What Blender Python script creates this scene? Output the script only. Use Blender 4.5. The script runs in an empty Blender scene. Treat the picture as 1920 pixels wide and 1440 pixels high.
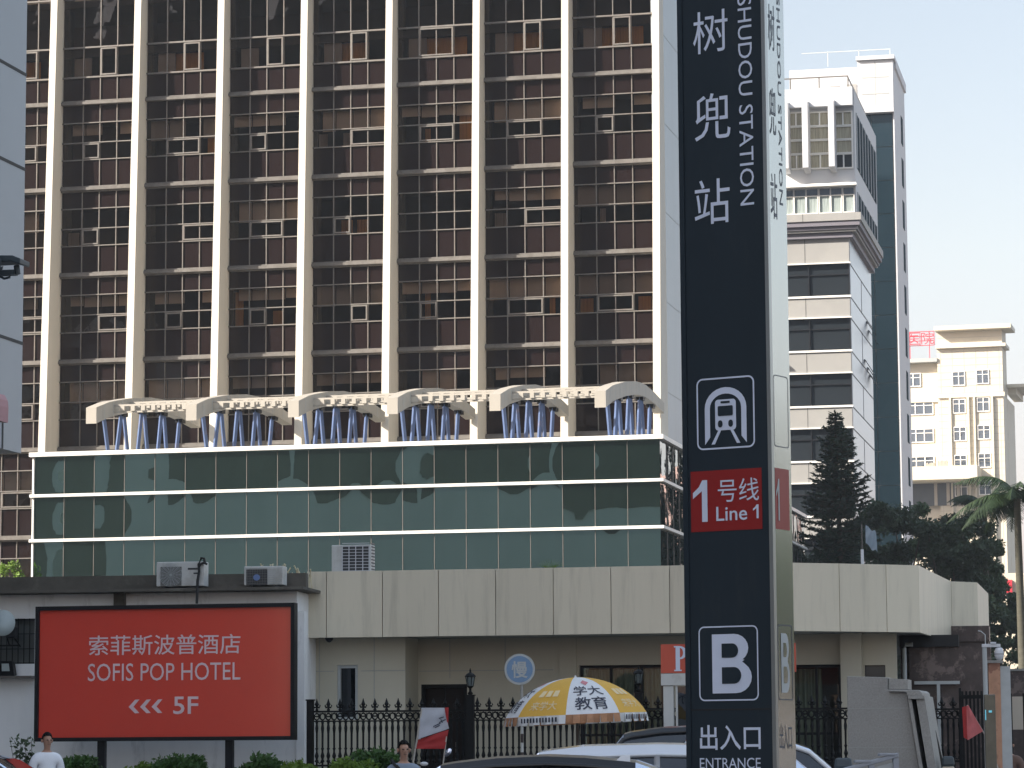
import bpy, math, random
from mathutils import Vector, Matrix
random.seed(7)
S = bpy.context.scene
R = math.radians
# ---------------------------------------------------------------- camera
FPX, HOR, ROLL = 5700.0, 1408.0, 0.006      # focal length in px of the 1920 px photograph, horizon row, roll
PITCH = math.atan((HOR-720)/FPX)
CAM = Vector((0, 0, 1.6))
_f = Vector((0, math.cos(PITCH), math.sin(PITCH))); _u0 = Vector((0, -math.sin(PITCH), math.cos(PITCH))); _r0 = Vector((1, 0, 0))
_r = _r0*math.cos(ROLL)-_u0*math.sin(ROLL); _u = _r0*math.sin(ROLL)+_u0*math.cos(ROLL)
cd = bpy.data.cameras.new('camera'); cd.sensor_width = 36; cd.lens = FPX/1920*36; cd.clip_start = .5; cd.clip_end = 5000
co = bpy.data.objects.new('camera', cd); S.collection.objects.link(co)
co.matrix_world = Matrix.Translation(CAM) @ Matrix((( _r.x, _u.x, -_f.x, 0), (_r.y, _u.y, -_f.y, 0), (_r.z, _u.z, -_f.z, 0), (0, 0, 0, 1)))
S.camera = co
# ---------------------------------------------------------------- sky, sun, exposure
SUN_EL, SUN_AZ = 31, -113                    # azimuth measured clockwise from +Y
w = bpy.data.worlds.new('World'); S.world = w; w.use_nodes = True
sk = w.node_tree.nodes.new('ShaderNodeTexSky'); sk.sky_type = 'NISHITA'; sk.sun_disc = False
sk.sun_elevation = R(SUN_EL); sk.sun_rotation = R(SUN_AZ); sk.dust_density = 1.0; sk.air_density = 1.3; sk.ozone_density = 1.0
tn = w.node_tree.nodes.new('ShaderNodeMix'); tn.data_type = 'RGBA'; tn.blend_type = 'MULTIPLY'; tn.inputs[0].default_value = 1; tn.inputs[7].default_value = (1.17, .98, .84, 1)   # the camera's warm white balance
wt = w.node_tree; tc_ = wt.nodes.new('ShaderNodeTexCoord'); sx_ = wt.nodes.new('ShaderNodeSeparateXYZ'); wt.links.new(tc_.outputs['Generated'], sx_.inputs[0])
rp_ = wt.nodes.new('ShaderNodeValToRGB'); wt.links.new(sx_.outputs['Z'], rp_.inputs[0])     # sky dimmed low down and brightened overhead, added to lift the shade
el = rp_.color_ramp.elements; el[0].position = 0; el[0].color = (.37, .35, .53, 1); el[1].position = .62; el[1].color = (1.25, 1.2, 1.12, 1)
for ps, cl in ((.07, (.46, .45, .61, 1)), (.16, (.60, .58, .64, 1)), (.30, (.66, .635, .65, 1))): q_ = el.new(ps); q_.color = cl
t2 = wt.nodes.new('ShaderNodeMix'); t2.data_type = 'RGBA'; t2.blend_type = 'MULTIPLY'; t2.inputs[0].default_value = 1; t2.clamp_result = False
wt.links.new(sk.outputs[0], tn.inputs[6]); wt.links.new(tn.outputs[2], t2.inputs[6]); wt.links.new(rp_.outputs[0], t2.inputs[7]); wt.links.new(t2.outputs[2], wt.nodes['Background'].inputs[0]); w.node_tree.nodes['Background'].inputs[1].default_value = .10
sl = bpy.data.lights.new('sun', 'SUN'); sl.energy = 3.3; sl.angle = R(.5); sl.color = (1, .93, .82)
so = bpy.data.objects.new('sun', sl); S.collection.objects.link(so)
sd = Vector((math.sin(R(SUN_AZ))*math.cos(R(SUN_EL)), math.cos(R(SUN_AZ))*math.cos(R(SUN_EL)), math.sin(R(SUN_EL))))
so.rotation_euler = sd.to_track_quat('Z', 'Y').to_euler(); so.location = (-60, -60, 90)
S.view_settings.view_transform = 'Standard'; S.view_settings.look = 'None'; S.view_settings.exposure = 1.85; S.view_settings.gamma = 1
S.cycles.max_bounces = 8; S.cycles.transparent_max_bounces = 12; S.cycles.caustics_reflective = False; S.cycles.caustics_refractive = False
# ---------------------------------------------------------------- geometry helpers
def ray(px, py):
    return _f*FPX+_r*(px-960)+_u*(720-py)
def hor(px): return HOR-ROLL*(px-960)
def at_z(px, py, z):
    d = ray(px, py); t = (z-CAM.z)/d.z; return CAM+d*t
def at_y(px, py, Y):
    d = ray(px, py); return CAM+d*((Y-CAM.y)/d.y)
class Frame:
    """A vertical plane that stands on the ground: x right along it, y away from the street, z up."""
    def __init__(s, px, Y, deg, z=0):
        p = at_y(px, hor(px), Y); s.O = Vector((p.x, p.y, z)); s.a = R(deg)
    def M(s): return Matrix.Translation(s.O) @ Matrix.Rotation(s.a, 4, 'Z')
    def at(s, px, py, ly=0):
        d = ray(px, py); c, n = math.cos(-s.a), math.sin(-s.a)
        o = CAM-s.O; ox, oy = o.x*c-o.y*n, o.x*n+o.y*c; dx, dy = d.x*c-d.y*n, d.x*n+d.y*c
        t = (ly-oy)/dy; return (ox+dx*t, o.z+d.z*t)
    def x(s, px, py=720, ly=0): return s.at(px, py, ly)[0]
    def z(s, px, py, ly=0): return s.at(px, py, ly)[1]
    def sub(s, x, y, z=0, deg=0):
        n = Frame.__new__(Frame); n.O = s.M() @ Vector((x, y, z)); n.a = s.a+R(deg); return n
    def local(s, wp): return s.M().inverted() @ wp
class MB:
    def __init__(s): s.v = []; s.f = []; s.m = []
    def poly(s, pts, mi=0):
        n = len(s.v); s.v += [tuple(p) for p in pts]; s.f.append(tuple(range(n, n+len(pts)))); s.m.append(mi); return s
    def box(s, x0, x1, y0, y1, z0, z1, mi=0):
        if x0 > x1: x0, x1 = x1, x0
        if y0 > y1: y0, y1 = y1, y0
        if z0 > z1: z0, z1 = z1, z0
        n = len(s.v); s.v += [(x0,y0,z0),(x1,y0,z0),(x1,y1,z0),(x0,y1,z0),(x0,y0,z1),(x1,y0,z1),(x1,y1,z1),(x0,y1,z1)]
        s.f += [tuple(n+i for i in q) for q in ((0,3,2,1),(4,5,6,7),(0,1,5,4),(1,2,6,5),(2,3,7,6),(3,0,4,7))]; s.m += [mi]*6; return s
    def hexa(s, a, b, mi=0):
        """a: 4 bottom points, b: 4 top points, both counter-clockwise seen from above"""
        n = len(s.v); s.v += [tuple(p) for p in a]+[tuple(p) for p in b]
        s.f += [tuple(n+i for i in q) for q in ((0,3,2,1),(4,5,6,7),(0,1,5,4),(1,2,6,5),(2,3,7,6),(3,0,4,7))]; s.m += [mi]*6; return s
    def prism(s, pts, axis, a0, a1, mi=0):
        """polygon pts (2-D) extruded along axis 'x','y' or 'z'"""
        def P(p, t): return {'x': (t, p[0], p[1]), 'y': (p[0], t, p[1]), 'z': (p[0], p[1], t)}[axis]
        n = len(s.v); k = len(pts); s.v += [P(p, a0) for p in pts]+[P(p, a1) for p in pts]
        s.f += [tuple(range(n, n+k)), tuple(reversed(range(n+k, n+2*k)))]; s.m += [mi]*2
        for i in range(k):
            j = (i+1) % k; s.f.append((n+i, n+k+i, n+k+j, n+j)); s.m.append(mi)
        return s
    def tube(s, pts, r, n=8, mi=0, cap=True):
        pts = [Vector(p) for p in pts]; rr = r if isinstance(r, (list, tuple)) else [r]*len(pts); b = len(s.v)
        for i, p in enumerate(pts):
            d = (pts[min(i+1, len(pts)-1)]-pts[max(i-1, 0)]).normalized()
            e = Vector((0, 0, 1)) if abs(d.z) < .9 else Vector((1, 0, 0)); a = d.cross(e).normalized(); c = d.cross(a)
            for k in range(n):
                t = 2*math.pi*k/n; s.v.append(tuple(p+(a*math.cos(t)+c*math.sin(t))*rr[i]))
        for i in range(len(pts)-1):
            for k in range(n):
                k2 = (k+1) % n; s.f.append((b+i*n+k, b+i*n+k2, b+(i+1)*n+k2, b+(i+1)*n+k)); s.m.append(mi)
        if cap:
            s.f.append(tuple(b+k for k in range(n))); s.f.append(tuple(b+(len(pts)-1)*n+k for k in reversed(range(n)))); s.m += [mi]*2
        return s
    def lathe(s, prof, cx=0, cy=0, cz=0, n=16, mi=0):
        b = len(s.v)
        for r_, z_ in prof:
            for k in range(n):
                t = 2*math.pi*k/n; s.v.append((cx+r_*math.cos(t), cy+r_*math.sin(t), cz+z_))
        for i in range(len(prof)-1):
            for k in range(n):
                k2 = (k+1) % n; s.f.append((b+i*n+k, b+i*n+k2, b+(i+1)*n+k2, b+(i+1)*n+k)); s.m.append(mi)
        s.f.append(tuple(b+k for k in reversed(range(n)))); s.f.append(tuple(b+(len(prof)-1)*n+k for k in range(n))); s.m += [mi]*2
        return s
    def build(s, name, mats, parent=None, frame=None, smooth=False, bevel=0):
        if not isinstance(mats, (list, tuple)): mats = [mats]
        me = bpy.data.meshes.new(name); me.from_pydata(s.v, [], s.f)
        for m in mats: me.materials.append(m)
        me.polygons.foreach_set('material_index', s.m)
        if smooth: me.polygons.foreach_set('use_smooth', [True]*len(s.f))
        me.update()
        o = bpy.data.objects.new(name, me); S.collection.objects.link(o)
        if parent is not None: o.parent = parent
        if frame is not None: o.matrix_world = frame.M()
        if bevel:
            b = o.modifiers.new('bevel', 'BEVEL'); b.width = bevel; b.segments = 2; b.limit_method = 'ANGLE'
        return o
def tag(o, label=None, cat=None, group=None, kind=None):
    if label: o['label'] = label
    if cat: o['category'] = cat
    if group: o['group'] = group
    if kind: o['kind'] = kind
    return o
def thing(name, frame, label, cat, group=None):
    o = bpy.data.objects.new(name, None); S.collection.objects.link(o); o.matrix_world = frame.M(); o.empty_display_size = .2
    return tag(o, label, cat, group)
def kids(o): return [c for c in bpy.data.objects if c.parent == o]
def text_pts(body, x0, x1, z0, z1, rot=False, bold=0.0):
    """letters as flat polygons filling the rectangle; rot: turned clockwise to read downwards"""
    cu = bpy.data.curves.new('t', 'FONT'); cu.body = body; cu.resolution_u = 3; cu.offset = bold
    t = bpy.data.objects.new('t', cu); S.collection.objects.link(t)
    me = bpy.data.meshes.new_from_object(t.evaluated_get(bpy.context.evaluated_depsgraph_get()))
    vs = [(v.co.x, v.co.y) for v in me.vertices]; fs = [tuple(p.vertices) for p in me.polygons]
    bpy.data.objects.remove(t); bpy.data.curves.remove(cu); bpy.data.meshes.remove(me)
    if rot: vs = [(y, -x) for x, y in vs]
    a0, a1 = min(v[0] for v in vs), max(v[0] for v in vs); b0, b1 = min(v[1] for v in vs), max(v[1] for v in vs)
    return [(x0+(v[0]-a0)/(a1-a0)*(x1-x0), z0+(v[1]-b0)/(b1-b0)*(z1-z0)) for v in vs], fs
def text(mb, body, x0, x1, z0, z1, y=-.004, rot=False, mi=0, bold=0.0, fn=None):
    vs, fs = text_pts(body, x0, x1, z0, z1, rot, bold); n = len(mb.v)
    mb.v += [(a, y, b) if fn is None else fn(a, b) for a, b in vs]
    for f in fs: mb.f.append(tuple(n+i for i in f)); mb.m.append(mi)
    return mb
# ---------------------------------------------------------------- materials
def mat(name, col, rough=.6, metal=0., var=.08, scale=1.5, stretch=(1, 1, 1), bump=0., bscale=25, ior=1.5, coat=0., dirt=None, dirt_amt=0., dscale=1., dlo=.5, dhi=.62, spec=None, wave=None, emis=0, trans=0, rand=0.):
    m = bpy.data.materials.new(name); m.use_nodes = True; N = m.node_tree.nodes; L = m.node_tree.links; p = N['Principled BSDF']
    tc = N.new('ShaderNodeTexCoord'); mp = N.new('ShaderNodeMapping'); mp.inputs['Scale'].default_value = stretch; L.new(tc.outputs['Object'], mp.inputs[0])
    nz = N.new('ShaderNodeTexNoise'); nz.inputs['Scale'].default_value = scale; nz.inputs['Detail'].default_value = 5; nz.inputs['Roughness'].default_value = .65; L.new(mp.outputs[0], nz.inputs[0])
    mx = N.new('ShaderNodeMix'); mx.data_type = 'RGBA'
    mx.inputs[6].default_value = (*[max(c*(1-var*2), 0) for c in col], 1); mx.inputs[7].default_value = (*[min(c*(1+var*2), 1) for c in col], 1)
    L.new(nz.outputs[0], mx.inputs[0]); out = mx.outputs[2]
    if dirt:
        n2 = N.new('ShaderNodeTexNoise'); n2.inputs['Scale'].default_value = dscale; n2.inputs['Detail'].default_value = 8; n2.inputs['Roughness'].default_value = .7; L.new(mp.outputs[0], n2.inputs[0])
        rp = N.new('ShaderNodeMapRange'); rp.inputs[1].default_value = dlo; rp.inputs[2].default_value = dhi; rp.inputs[4].default_value = dirt_amt; L.new(n2.outputs[0], rp.inputs[0])
        m2 = N.new('ShaderNodeMix'); m2.data_type = 'RGBA'; m2.inputs[7].default_value = (*dirt, 1); L.new(rp.outputs[0], m2.inputs[0]); L.new(out, m2.inputs[6]); out = m2.outputs[2]
    if rand:
        oi = N.new('ShaderNodeObjectInfo'); rr = N.new('ShaderNodeMapRange'); rr.inputs[3].default_value = 1-rand; rr.inputs[4].default_value = 1+rand; L.new(oi.outputs['Random'], rr.inputs[0])
        hv = N.new('ShaderNodeHueSaturation'); L.new(rr.outputs[0], hv.inputs['Value']); L.new(out, hv.inputs['Color']); out = hv.outputs[0]
    L.new(out, p.inputs['Base Color']); p.inputs['Roughness'].default_value = rough; p.inputs['Metallic'].default_value = metal; p.inputs['IOR'].default_value = ior
    if coat: p.inputs['Coat Weight'].default_value = coat; p.inputs['Coat Roughness'].default_value = .05
    if spec is not None: p.inputs['Specular IOR Level'].default_value = spec
    if emis: p.inputs['Emission Color'].default_value = (*col, 1); p.inputs['Emission Strength'].default_value = emis
    if trans:
        t = N.new('ShaderNodeBsdfTranslucent'); L.new(out, t.inputs[0]); ms = N.new('ShaderNodeMixShader'); ms.inputs[0].default_value = trans
        L.new(p.outputs[0], ms.inputs[1]); L.new(t.outputs[0], ms.inputs[2]); L.new(ms.outputs[0], N['Material Output'].inputs[0])
    if bump:
        nb = N.new('ShaderNodeTexNoise'); nb.inputs['Scale'].default_value = bscale; nb.inputs['Detail'].default_value = 4; L.new(mp.outputs[0], nb.inputs[0])
        b = N.new('ShaderNodeBump'); b.inputs['Strength'].default_value = bump; b.inputs['Distance'].default_value = .02; L.new(nb.outputs[0], b.inputs['Height']); L.new(b.outputs[0], p.inputs['Normal'])
    return m
def wavy_glass(name, dif, refl, fac, rough=.02, amp=.06, scale=.8, ior=None, transp=None):
    """coated glazing: a tinted mirror over a dark body, with the slow waviness of real panes"""
    m = bpy.data.materials.new(name); m.use_nodes = True; N = m.node_tree.nodes; L = m.node_tree.links; N.remove(N['Principled BSDF'])
    g = N.new('ShaderNodeBsdfGlossy'); g.inputs[0].default_value = (*refl, 1); g.inputs['Roughness'].default_value = rough
    if transp: d = N.new('ShaderNodeBsdfTransparent'); d.inputs[0].default_value = (*transp, 1)
    else: d = N.new('ShaderNodeBsdfDiffuse'); d.inputs[0].default_value = (*dif, 1)
    ms = N.new('ShaderNodeMixShader'); ms.inputs[0].default_value = fac
    if ior:
        fr = N.new('ShaderNodeFresnel'); fr.inputs[0].default_value = ior; L.new(fr.outputs[0], ms.inputs[0])
    L.new(d.outputs[0], ms.inputs[1]); L.new(g.outputs[0], ms.inputs[2]); L.new(ms.outputs[0], N['Material Output'].inputs[0])
    tc = N.new('ShaderNodeTexCoord'); nb = N.new('ShaderNodeTexNoise'); nb.inputs['Scale'].default_value = scale; nb.inputs['Detail'].default_value = 1.5
    L.new(tc.outputs['Object'], nb.inputs[0]); b = N.new('ShaderNodeBump'); b.inputs['Strength'].default_value = 1; b.inputs['Distance'].default_value = amp
    L.new(nb.outputs[0], b.inputs['Height']); L.new(b.outputs[0], g.inputs['Normal'])
    return m
K = {}
K['fin'] = mat('pale_stone_cladding', (.56, .52, .45), .7, var=.05, scale=.6, dirt=(.35, .3, .24), dirt_amt=.3, dscale=.35, dlo=.5, dhi=.8, stretch=(3, 3, .3))
K['tower_glass'] = wavy_glass('bronze_window_glass', None, (.9, .85, .82), .1, .01, .012, .9, transp=(.72, .61, .54), ior=1.55)
K['tower_spandrel'] = wavy_glass('bronze_spandrel_glass', (.014, .009, .009), (.85, .8, .78), .1, .04, .006, .9, ior=1.45)
K['mullion'] = mat('weathered_aluminium', (.135, .125, .112), .5, .0, .2, 3, dirt=(.12, .1, .09), dirt_amt=.7, dscale=2.5, dlo=.45, dhi=.6)
K['ledge'] = mat('stained_ledge_concrete', (.135, .125, .115), .8, 0, .2, 2, dirt=(.1, .09, .08), dirt_amt=.8, dscale=3, dlo=.48, dhi=.6)
K['blind'] = mat('beige_blind', (.68, .62, .53), .8, var=.1, scale=.4)
K['blind2'] = mat('grey_blind', (.42, .4, .37), .8, var=.1, scale=.4)
K['curtain'] = mat('ochre_curtain', (.75, .42, .14), .85, var=.15, scale=2, stretch=(12, 12, .4), trans=.3)
K['curtain2'] = mat('pale_curtain', (.55, .5, .44), .85, var=.15, scale=2, stretch=(12, 12, .4), trans=.3)
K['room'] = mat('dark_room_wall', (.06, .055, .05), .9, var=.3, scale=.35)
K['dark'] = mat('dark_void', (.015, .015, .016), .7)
K['sidewall'] = mat('blue_grey_metal_panel', (.34, .38, .41), .4, .15, .05, .8, dirt=(.3, .32, .34), dirt_amt=.35, dscale=.4, stretch=(4, 4, .4))
K['pod_glass'] = wavy_glass('green_mirror_glass', (.010, .018, .015), (.52, .70, .62), .6, .012, .0009, .4)
K['pod_glass_side'] = wavy_glass('green_mirror_glass_side', (.02, .03, .03), (.9, .93, .93), .62, .012, .08, .5)
K['white_trim'] = mat('white_metal_trim', (.78, .76, .72), .35, .0, .03)
K['seam'] = mat('dark_joint', (.06, .06, .06), .8)
K['cream'] = mat('cream_pergola_cladding', (.34, .315, .275), .55, 0, .07, 1.2, dirt=(.3, .27, .22), dirt_amt=.45, dscale=1.2, dlo=.5, dhi=.75)
K['blue_steel'] = mat('blue_painted_steel', (.085, .125, .24), .4, .1, .2, 2, dirt=(.3, .2, .15), dirt_amt=.4, dscale=1.6, dlo=.58, dhi=.7)
K['beige'] = mat('beige_aluminium_panel', (.68, .625, .50), .45, 0, .04, .5, bump=.04, bscale=1.5, dirt=(.27, .25, .2), dirt_amt=.5, dscale=1.6, dlo=.5, dhi=.85, stretch=(4, 4, .35), rand=.035)
K['beige_wall'] = mat('beige_wall_tile', (.50, .47, .38), .5, 0, .05, 1.2, bump=.05, bscale=4)
K['black_iron'] = mat('black_iron', (.008, .009, .010), .5, 0, .2, 6, spec=.15)
K['house_white'] = mat('old_white_render', (.88, .9, .92), .85, 0, .07, 1.2, dirt=(.16, .16, .16), dirt_amt=.55, dscale=1.3, dlo=.56, dhi=.75, stretch=(1.6, 1.6, .5), bump=.2, bscale=12)
K['old_conc'] = mat('blackened_concrete', (.105, .097, .083), .9, 0, .35, 1.6, dirt=(.26, .25, .22), dirt_amt=.8, dscale=1.2, dlo=.55, dhi=.78, bump=.4, bscale=10)
K['black_metal'] = mat('black_sign_frame', (.012, .013, .016), .45, 0, .15, spec=.2)
K['red_panel'] = mat('glossy_red_print', (.66, .06, .038), .18, 0, .06, .5, coat=.2)
K['letter_pink'] = mat('pale_print', (.75, .58, .62), .4)
K['letter_white'] = mat('cool_white_letter', (.60, .67, .82), .5)
K['pylon'] = mat('anthracite_sign_panel', (.018, .029, .040), .35, .1, .12, .8, spec=.35, dirt=(.05, .055, .06), dirt_amt=.5, dscale=2.5, dlo=.55, dhi=.8, stretch=(2, 2, .4), bump=.03, bscale=3)
K['pylon_side'] = mat('polished_sign_side', (.50, .52, .51), .14, .92, .08, 1, stretch=(1, 1, .1))
K['pylon_edge'] = mat('brushed_steel_edge', (.4, .42, .42), .3, .9, .05)
K['pylon_red'] = mat('deep_red_sign_panel', (.26, .012, .012), .35, 0, .06, 1)
K['panel_dark_text'] = mat('grey_etched_letter', (.06, .08, .11), .4)
K['b2_stone'] = mat('pale_grey_stone_panel', (.27, .265, .255), .6, 0, .05, .4, dirt=(.33, .32, .3), dirt_amt=.4, dscale=.25)
K['b2_white'] = mat('white_wall_paint', (.50, .51, .53), .6, 0, .04, .4, dirt=(.5, .5, .5), dirt_amt=.3, dscale=.4)
K['b2_glass'] = wavy_glass('dark_office_glass', (.018, .022, .026), (.8, .88, .95), .14, .02, .02, .6, ior=1.45)
K['b2_side'] = mat('pale_blue_metal_panel', (.44, .49, .56), .25, .35, .04, .3)
K['b3_glass'] = wavy_glass('blue_green_tower_glass', (.008, .018, .025), (.4, .55, .65), .045, .05, .05, .3)
K['hosp'] = mat('cream_wall_tile', (.56, .51, .41), .6, 0, .03, .5)
K['hosp_dark'] = mat('dull_cream_tile', (.42, .38, .32), .6, 0, .03, .5)  # darker cream for tile joints, frames, crates and the notice board
K['win_blue'] = wavy_glass('blue_window_glass', (.045, .055, .07), (.8, .88, 1), .15, .05, .05, .5)
K['red_steel'] = mat('red_painted_steel', (.55, .03, .05), .5)
K['lwall'] = mat('grey_metal_panel_wall', (.31, .34, .375), .45, .15, .05, .6, bump=.03, bscale=40)
K['env_a'] = mat('grey_facade', (.36, .37, .36), .7, 0, .1, .3)
K['env_b'] = mat('pale_facade', (.8, .82, .8), .7, 0, .08, .3)
K['env_c'] = mat('pinkish_facade', (.62, .42, .38), .7, 0, .1, .2)
K['env_dark'] = mat('dark_brown_facade', (.07, .062, .06), .7, 0, .15, .3)
K['mauve'] = mat('mauve_grey_cornice', (.15, .14, .165), .6, 0, .05, .5)
K['env_win'] = mat('dark_window_band', (.03, .035, .04), .3, 0, .3, .8)
K['asphalt'] = mat('asphalt', (.085, .083, .08), .85, 0, .2, 3, bump=.3, bscale=60)
K['paving'] = mat('grey_paving', (.3, .29, .27), .8, 0, .15, 2)
K['ac_white'] = mat('aged_white_enamel', (.55, .56, .55), .5, 0, .06, 2, dirt=(.3, .28, .24), dirt_amt=.4, dscale=3)
K['grille'] = mat('dark_grille', (.045, .05, .055), .5, .2, .2)
K['ac_fan'] = mat('grey_fan_grille', (.16, .16, .155), .5, .2, .2)
K['ac_logo'] = mat('blue_badge', (.12, .2, .42), .4)
K['rubber'] = mat('black_rubber', (.015, .015, .015), .8)
K['car_black'] = mat('black_car_paint', (.006, .007, .009), .3, 0, .05, coat=.35, spec=.3)
K['car_silver'] = mat('silver_white_car_paint', (.62, .66, .72), .25, .15, .03, coat=1)
K['car_white'] = mat('white_car_paint', (.68, .7, .74), .25, 0, .03, coat=1)
K['car_glass'] = wavy_glass('car_window_glass', (.01, .012, .014), (.85, .9, 1), .25, .01, .004, 2, ior=1.6)
K['chrome'] = mat('satin_rail', (.5, .52, .55), .25, .9, .03)
K['skin'] = mat('skin', (.42, .24, .17), .55, 0, .08, 12)
K['hair'] = mat('black_hair', (.006, .005, .005), .6, 0, .3, 30, bump=.5, bscale=90, spec=.15)
K['tee'] = mat('white_cotton', (.82, .84, .9), .85, 0, .03, 3, bump=.3, bscale=5)
K['shirt'] = mat('grey_blue_cotton', (.22, .27, .34), .85, 0, .05, 3, bump=.3, bscale=6)
K['trousers'] = mat('dark_cloth', (.03, .035, .05), .85)
K['yellow'] = mat('yellow_umbrella_cloth', (.85, .50, .08), .7, 0, .06, 3, trans=.25)
K['umb_white'] = mat('white_umbrella_cloth', (.88, .9, .94), .7, 0, .05, 3, trans=.25)
K['umb_orange'] = mat('orange_valance_cloth', (.50, .26, .14), .7, 0, .2, 14, trans=.2)
K['umb_ink'] = mat('navy_print', (.03, .035, .06), .6)
K['umb_pale'] = mat('pale_yellow_print', (.78, .62, .34), .6)
K['umb_pink'] = mat('pink_print', (.55, .2, .22), .6)
K['sign_blue'] = mat('faded_blue_sign', (.16, .27, .43), .5, 0, .08, 8)
K['sign_grey'] = mat('pale_grey_sign_paint', (.42, .45, .46), .5, 0, .08, 8)
K['orange_sign'] = mat('orange_red_board', (.52, .075, .04), .4, 0, .05)
K['granite'] = mat('speckled_granite', (.29, .285, .27), .6, 0, .22, 45, dirt=(.2, .19, .18), dirt_amt=.5, dscale=.9, bump=.05)
K['redgranite'] = mat('red_brown_granite', (.055, .04, .038), .45, 0, .4, 6, dirt=(.17, .13, .12), dirt_amt=.9, dscale=3.2, dlo=.52, dhi=.6)
K['orangegranite'] = mat('orange_marble', (.50, .27, .17), .4, 0, .3, 3, dirt=(.22, .09, .06), dirt_amt=.8, dscale=3, dlo=.5, dhi=.56)
K['flag_white'] = mat('white_flag_cloth', (.52, .54, .60), .8, 0, .08, 6, bump=.5, bscale=6, trans=.3)
K['flag_red'] = mat('red_flag_cloth', (.42, .04, .04), .8, 0, .1, 5, bump=.4, bscale=6, trans=.3)
K['flag_pink'] = mat('faded_red_flag_cloth', (.62, .17, .17), .8, 0, .15, 7, bump=.4, bscale=6, trans=.3)
K['wood_pole'] = mat('pale_wood_pole', (.45, .42, .38), .7)
K['curtain_grey'] = mat('grey_green_curtain', (.34, .37, .29), .85, 0, .15, 2, stretch=(9, 9, .3), bump=.5, bscale=3)
K['door_dark'] = mat('dark_brown_door', (.014, .010, .009), .5, 0, .3, 2, spec=.15)
K['leaf'] = mat('broadleaf_foliage', (.06, .10, .045), .6, 0, .5, .5, trans=.25)
K['leaf_b'] = mat('broadleaf_foliage_dark', (.04, .068, .036), .6, 0, .5, .6, trans=.25)
K['needle'] = mat('conifer_foliage', (.032, .062, .04), .7, 0, .4, .8, trans=.15)
K['palm'] = mat('palm_foliage', (.03, .055, .022), .55, 0, .4, .8, trans=.3)
K['hedge'] = mat('shrub_foliage', (.06, .13, .03), .6, 0, .4, 1.5, trans=.3)
K['hedge_l'] = mat('shrub_foliage_young', (.16, .26, .04), .6, 0, .4, 1.5, trans=.35)
K['dry'] = mat('dry_straw', (.62, .55, .38), .8, 0, .2, 3)
K['bark'] = mat('bark', (.09, .075, .06), .9, 0, .3, 4, stretch=(1, 1, .2), bump=.5)
K['palm_trunk'] = mat('grey_palm_trunk', (.085, .08, .06), .9, 0, .25, 3, stretch=(1, 1, 6))
K['flag_pole'] = mat('pale_painted_pole', (.55, .56, .55), .5)
K['cam_white'] = mat('white_plastic', (.6, .62, .66), .4)
K['lamp_glass'] = wavy_glass('lantern_glass', (.1, .12, .12), (.8, .9, .9), .3, .08, .01, 4)
K['bin'] = mat('dark_blue_grey_plastic', (.035, .05, .06), .5)
K['rail_grey'] = mat('grey_stone_balustrade', (.3, .32, .36), .7, 0, .1, 8)
K['sat'] = mat('pale_grey_dish', (.40, .46, .47), .5, 0, .06, 3)
K['tile_grey'] = mat('grey_shutter', (.09, .1, .1), .6, 0, .2, 3)
K['pinkbox'] = mat('faded_pink_metal', (.42, .22, .24), .6, 0, .1, 3)
# ================================================================ ground
def rect_sheet(name, x0, x1, y0, y1, z, m, label, cat, th=0):
    mb = MB()
    if th: mb.box(x0, x1, y0, y1, z-th, z)
    else: mb.poly([(x0, y0, z), (x1, y0, z), (x1, y1, z), (x0, y1, z)])
    return tag(mb.build(name, m), label, cat, kind='structure')
rect_sheet('ground', -900, 900, -300, 1600, 0, K['asphalt'], 'dark asphalt ground of the street and the yards', 'ground')
Fs = Frame(960, 42, -10.2)
sw = MB().box(-26, 22, 0, 8.2, .004, .15).build('pavement', K['paving'], None, Fs); tag(sw, 'grey paved footway with kerb along the fence and billboard', 'pavement', kind='structure')
ln = MB()
for k in range(-8, 12): ln.box(k*5, k*5+2.4, -9, -8.88, .004, .008)
tag(ln.build('road_marking', K['white_trim'], None, Fs), 'broken white lane line painted on the asphalt road', 'road marking', kind='structure')

def ring(mb, x0, x1, z0, z1, t, y0, y1, mi=0):
    mb.box(x0, x1, y0, y1, z0, z0+t, mi).box(x0, x1, y0, y1, z1-t, z1, mi).box(x0, x0+t, y0, y1, z0+t, z1-t, mi).box(x1-t, x1, y0, y1, z0+t, z1-t, mi)
# ================================================================ office tower behind
A = -12.95
FT = Frame(1252, 125, A)
E_ = [FT.x(p, 800) for p in (-48, 111, 270, 428, 586, 747, 912, 1080, 1252)]
zt = lambda y: FT.z(1150, y)
LED = [zt(812), zt(642), zt(473), zt(305), zt(138)]
FL = (LED[4]-LED[0])/4
low = [LED[0]-FL*k for k in (4, 3, 2, 1)]
ZT0 = zt(30); TOPZ = 58
T = thing('office_tower', FT.sub(0, 0), 'tall brown glass office tower with slanting pale stone fins and a blue grey side wall', 'building')
zA, zB = zt(830), zt(0)
def fdep(z): return max(1.62+(.86-1.62)*(z-zA)/(zB-zA), .25)
XL = E_[0]-8
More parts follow.
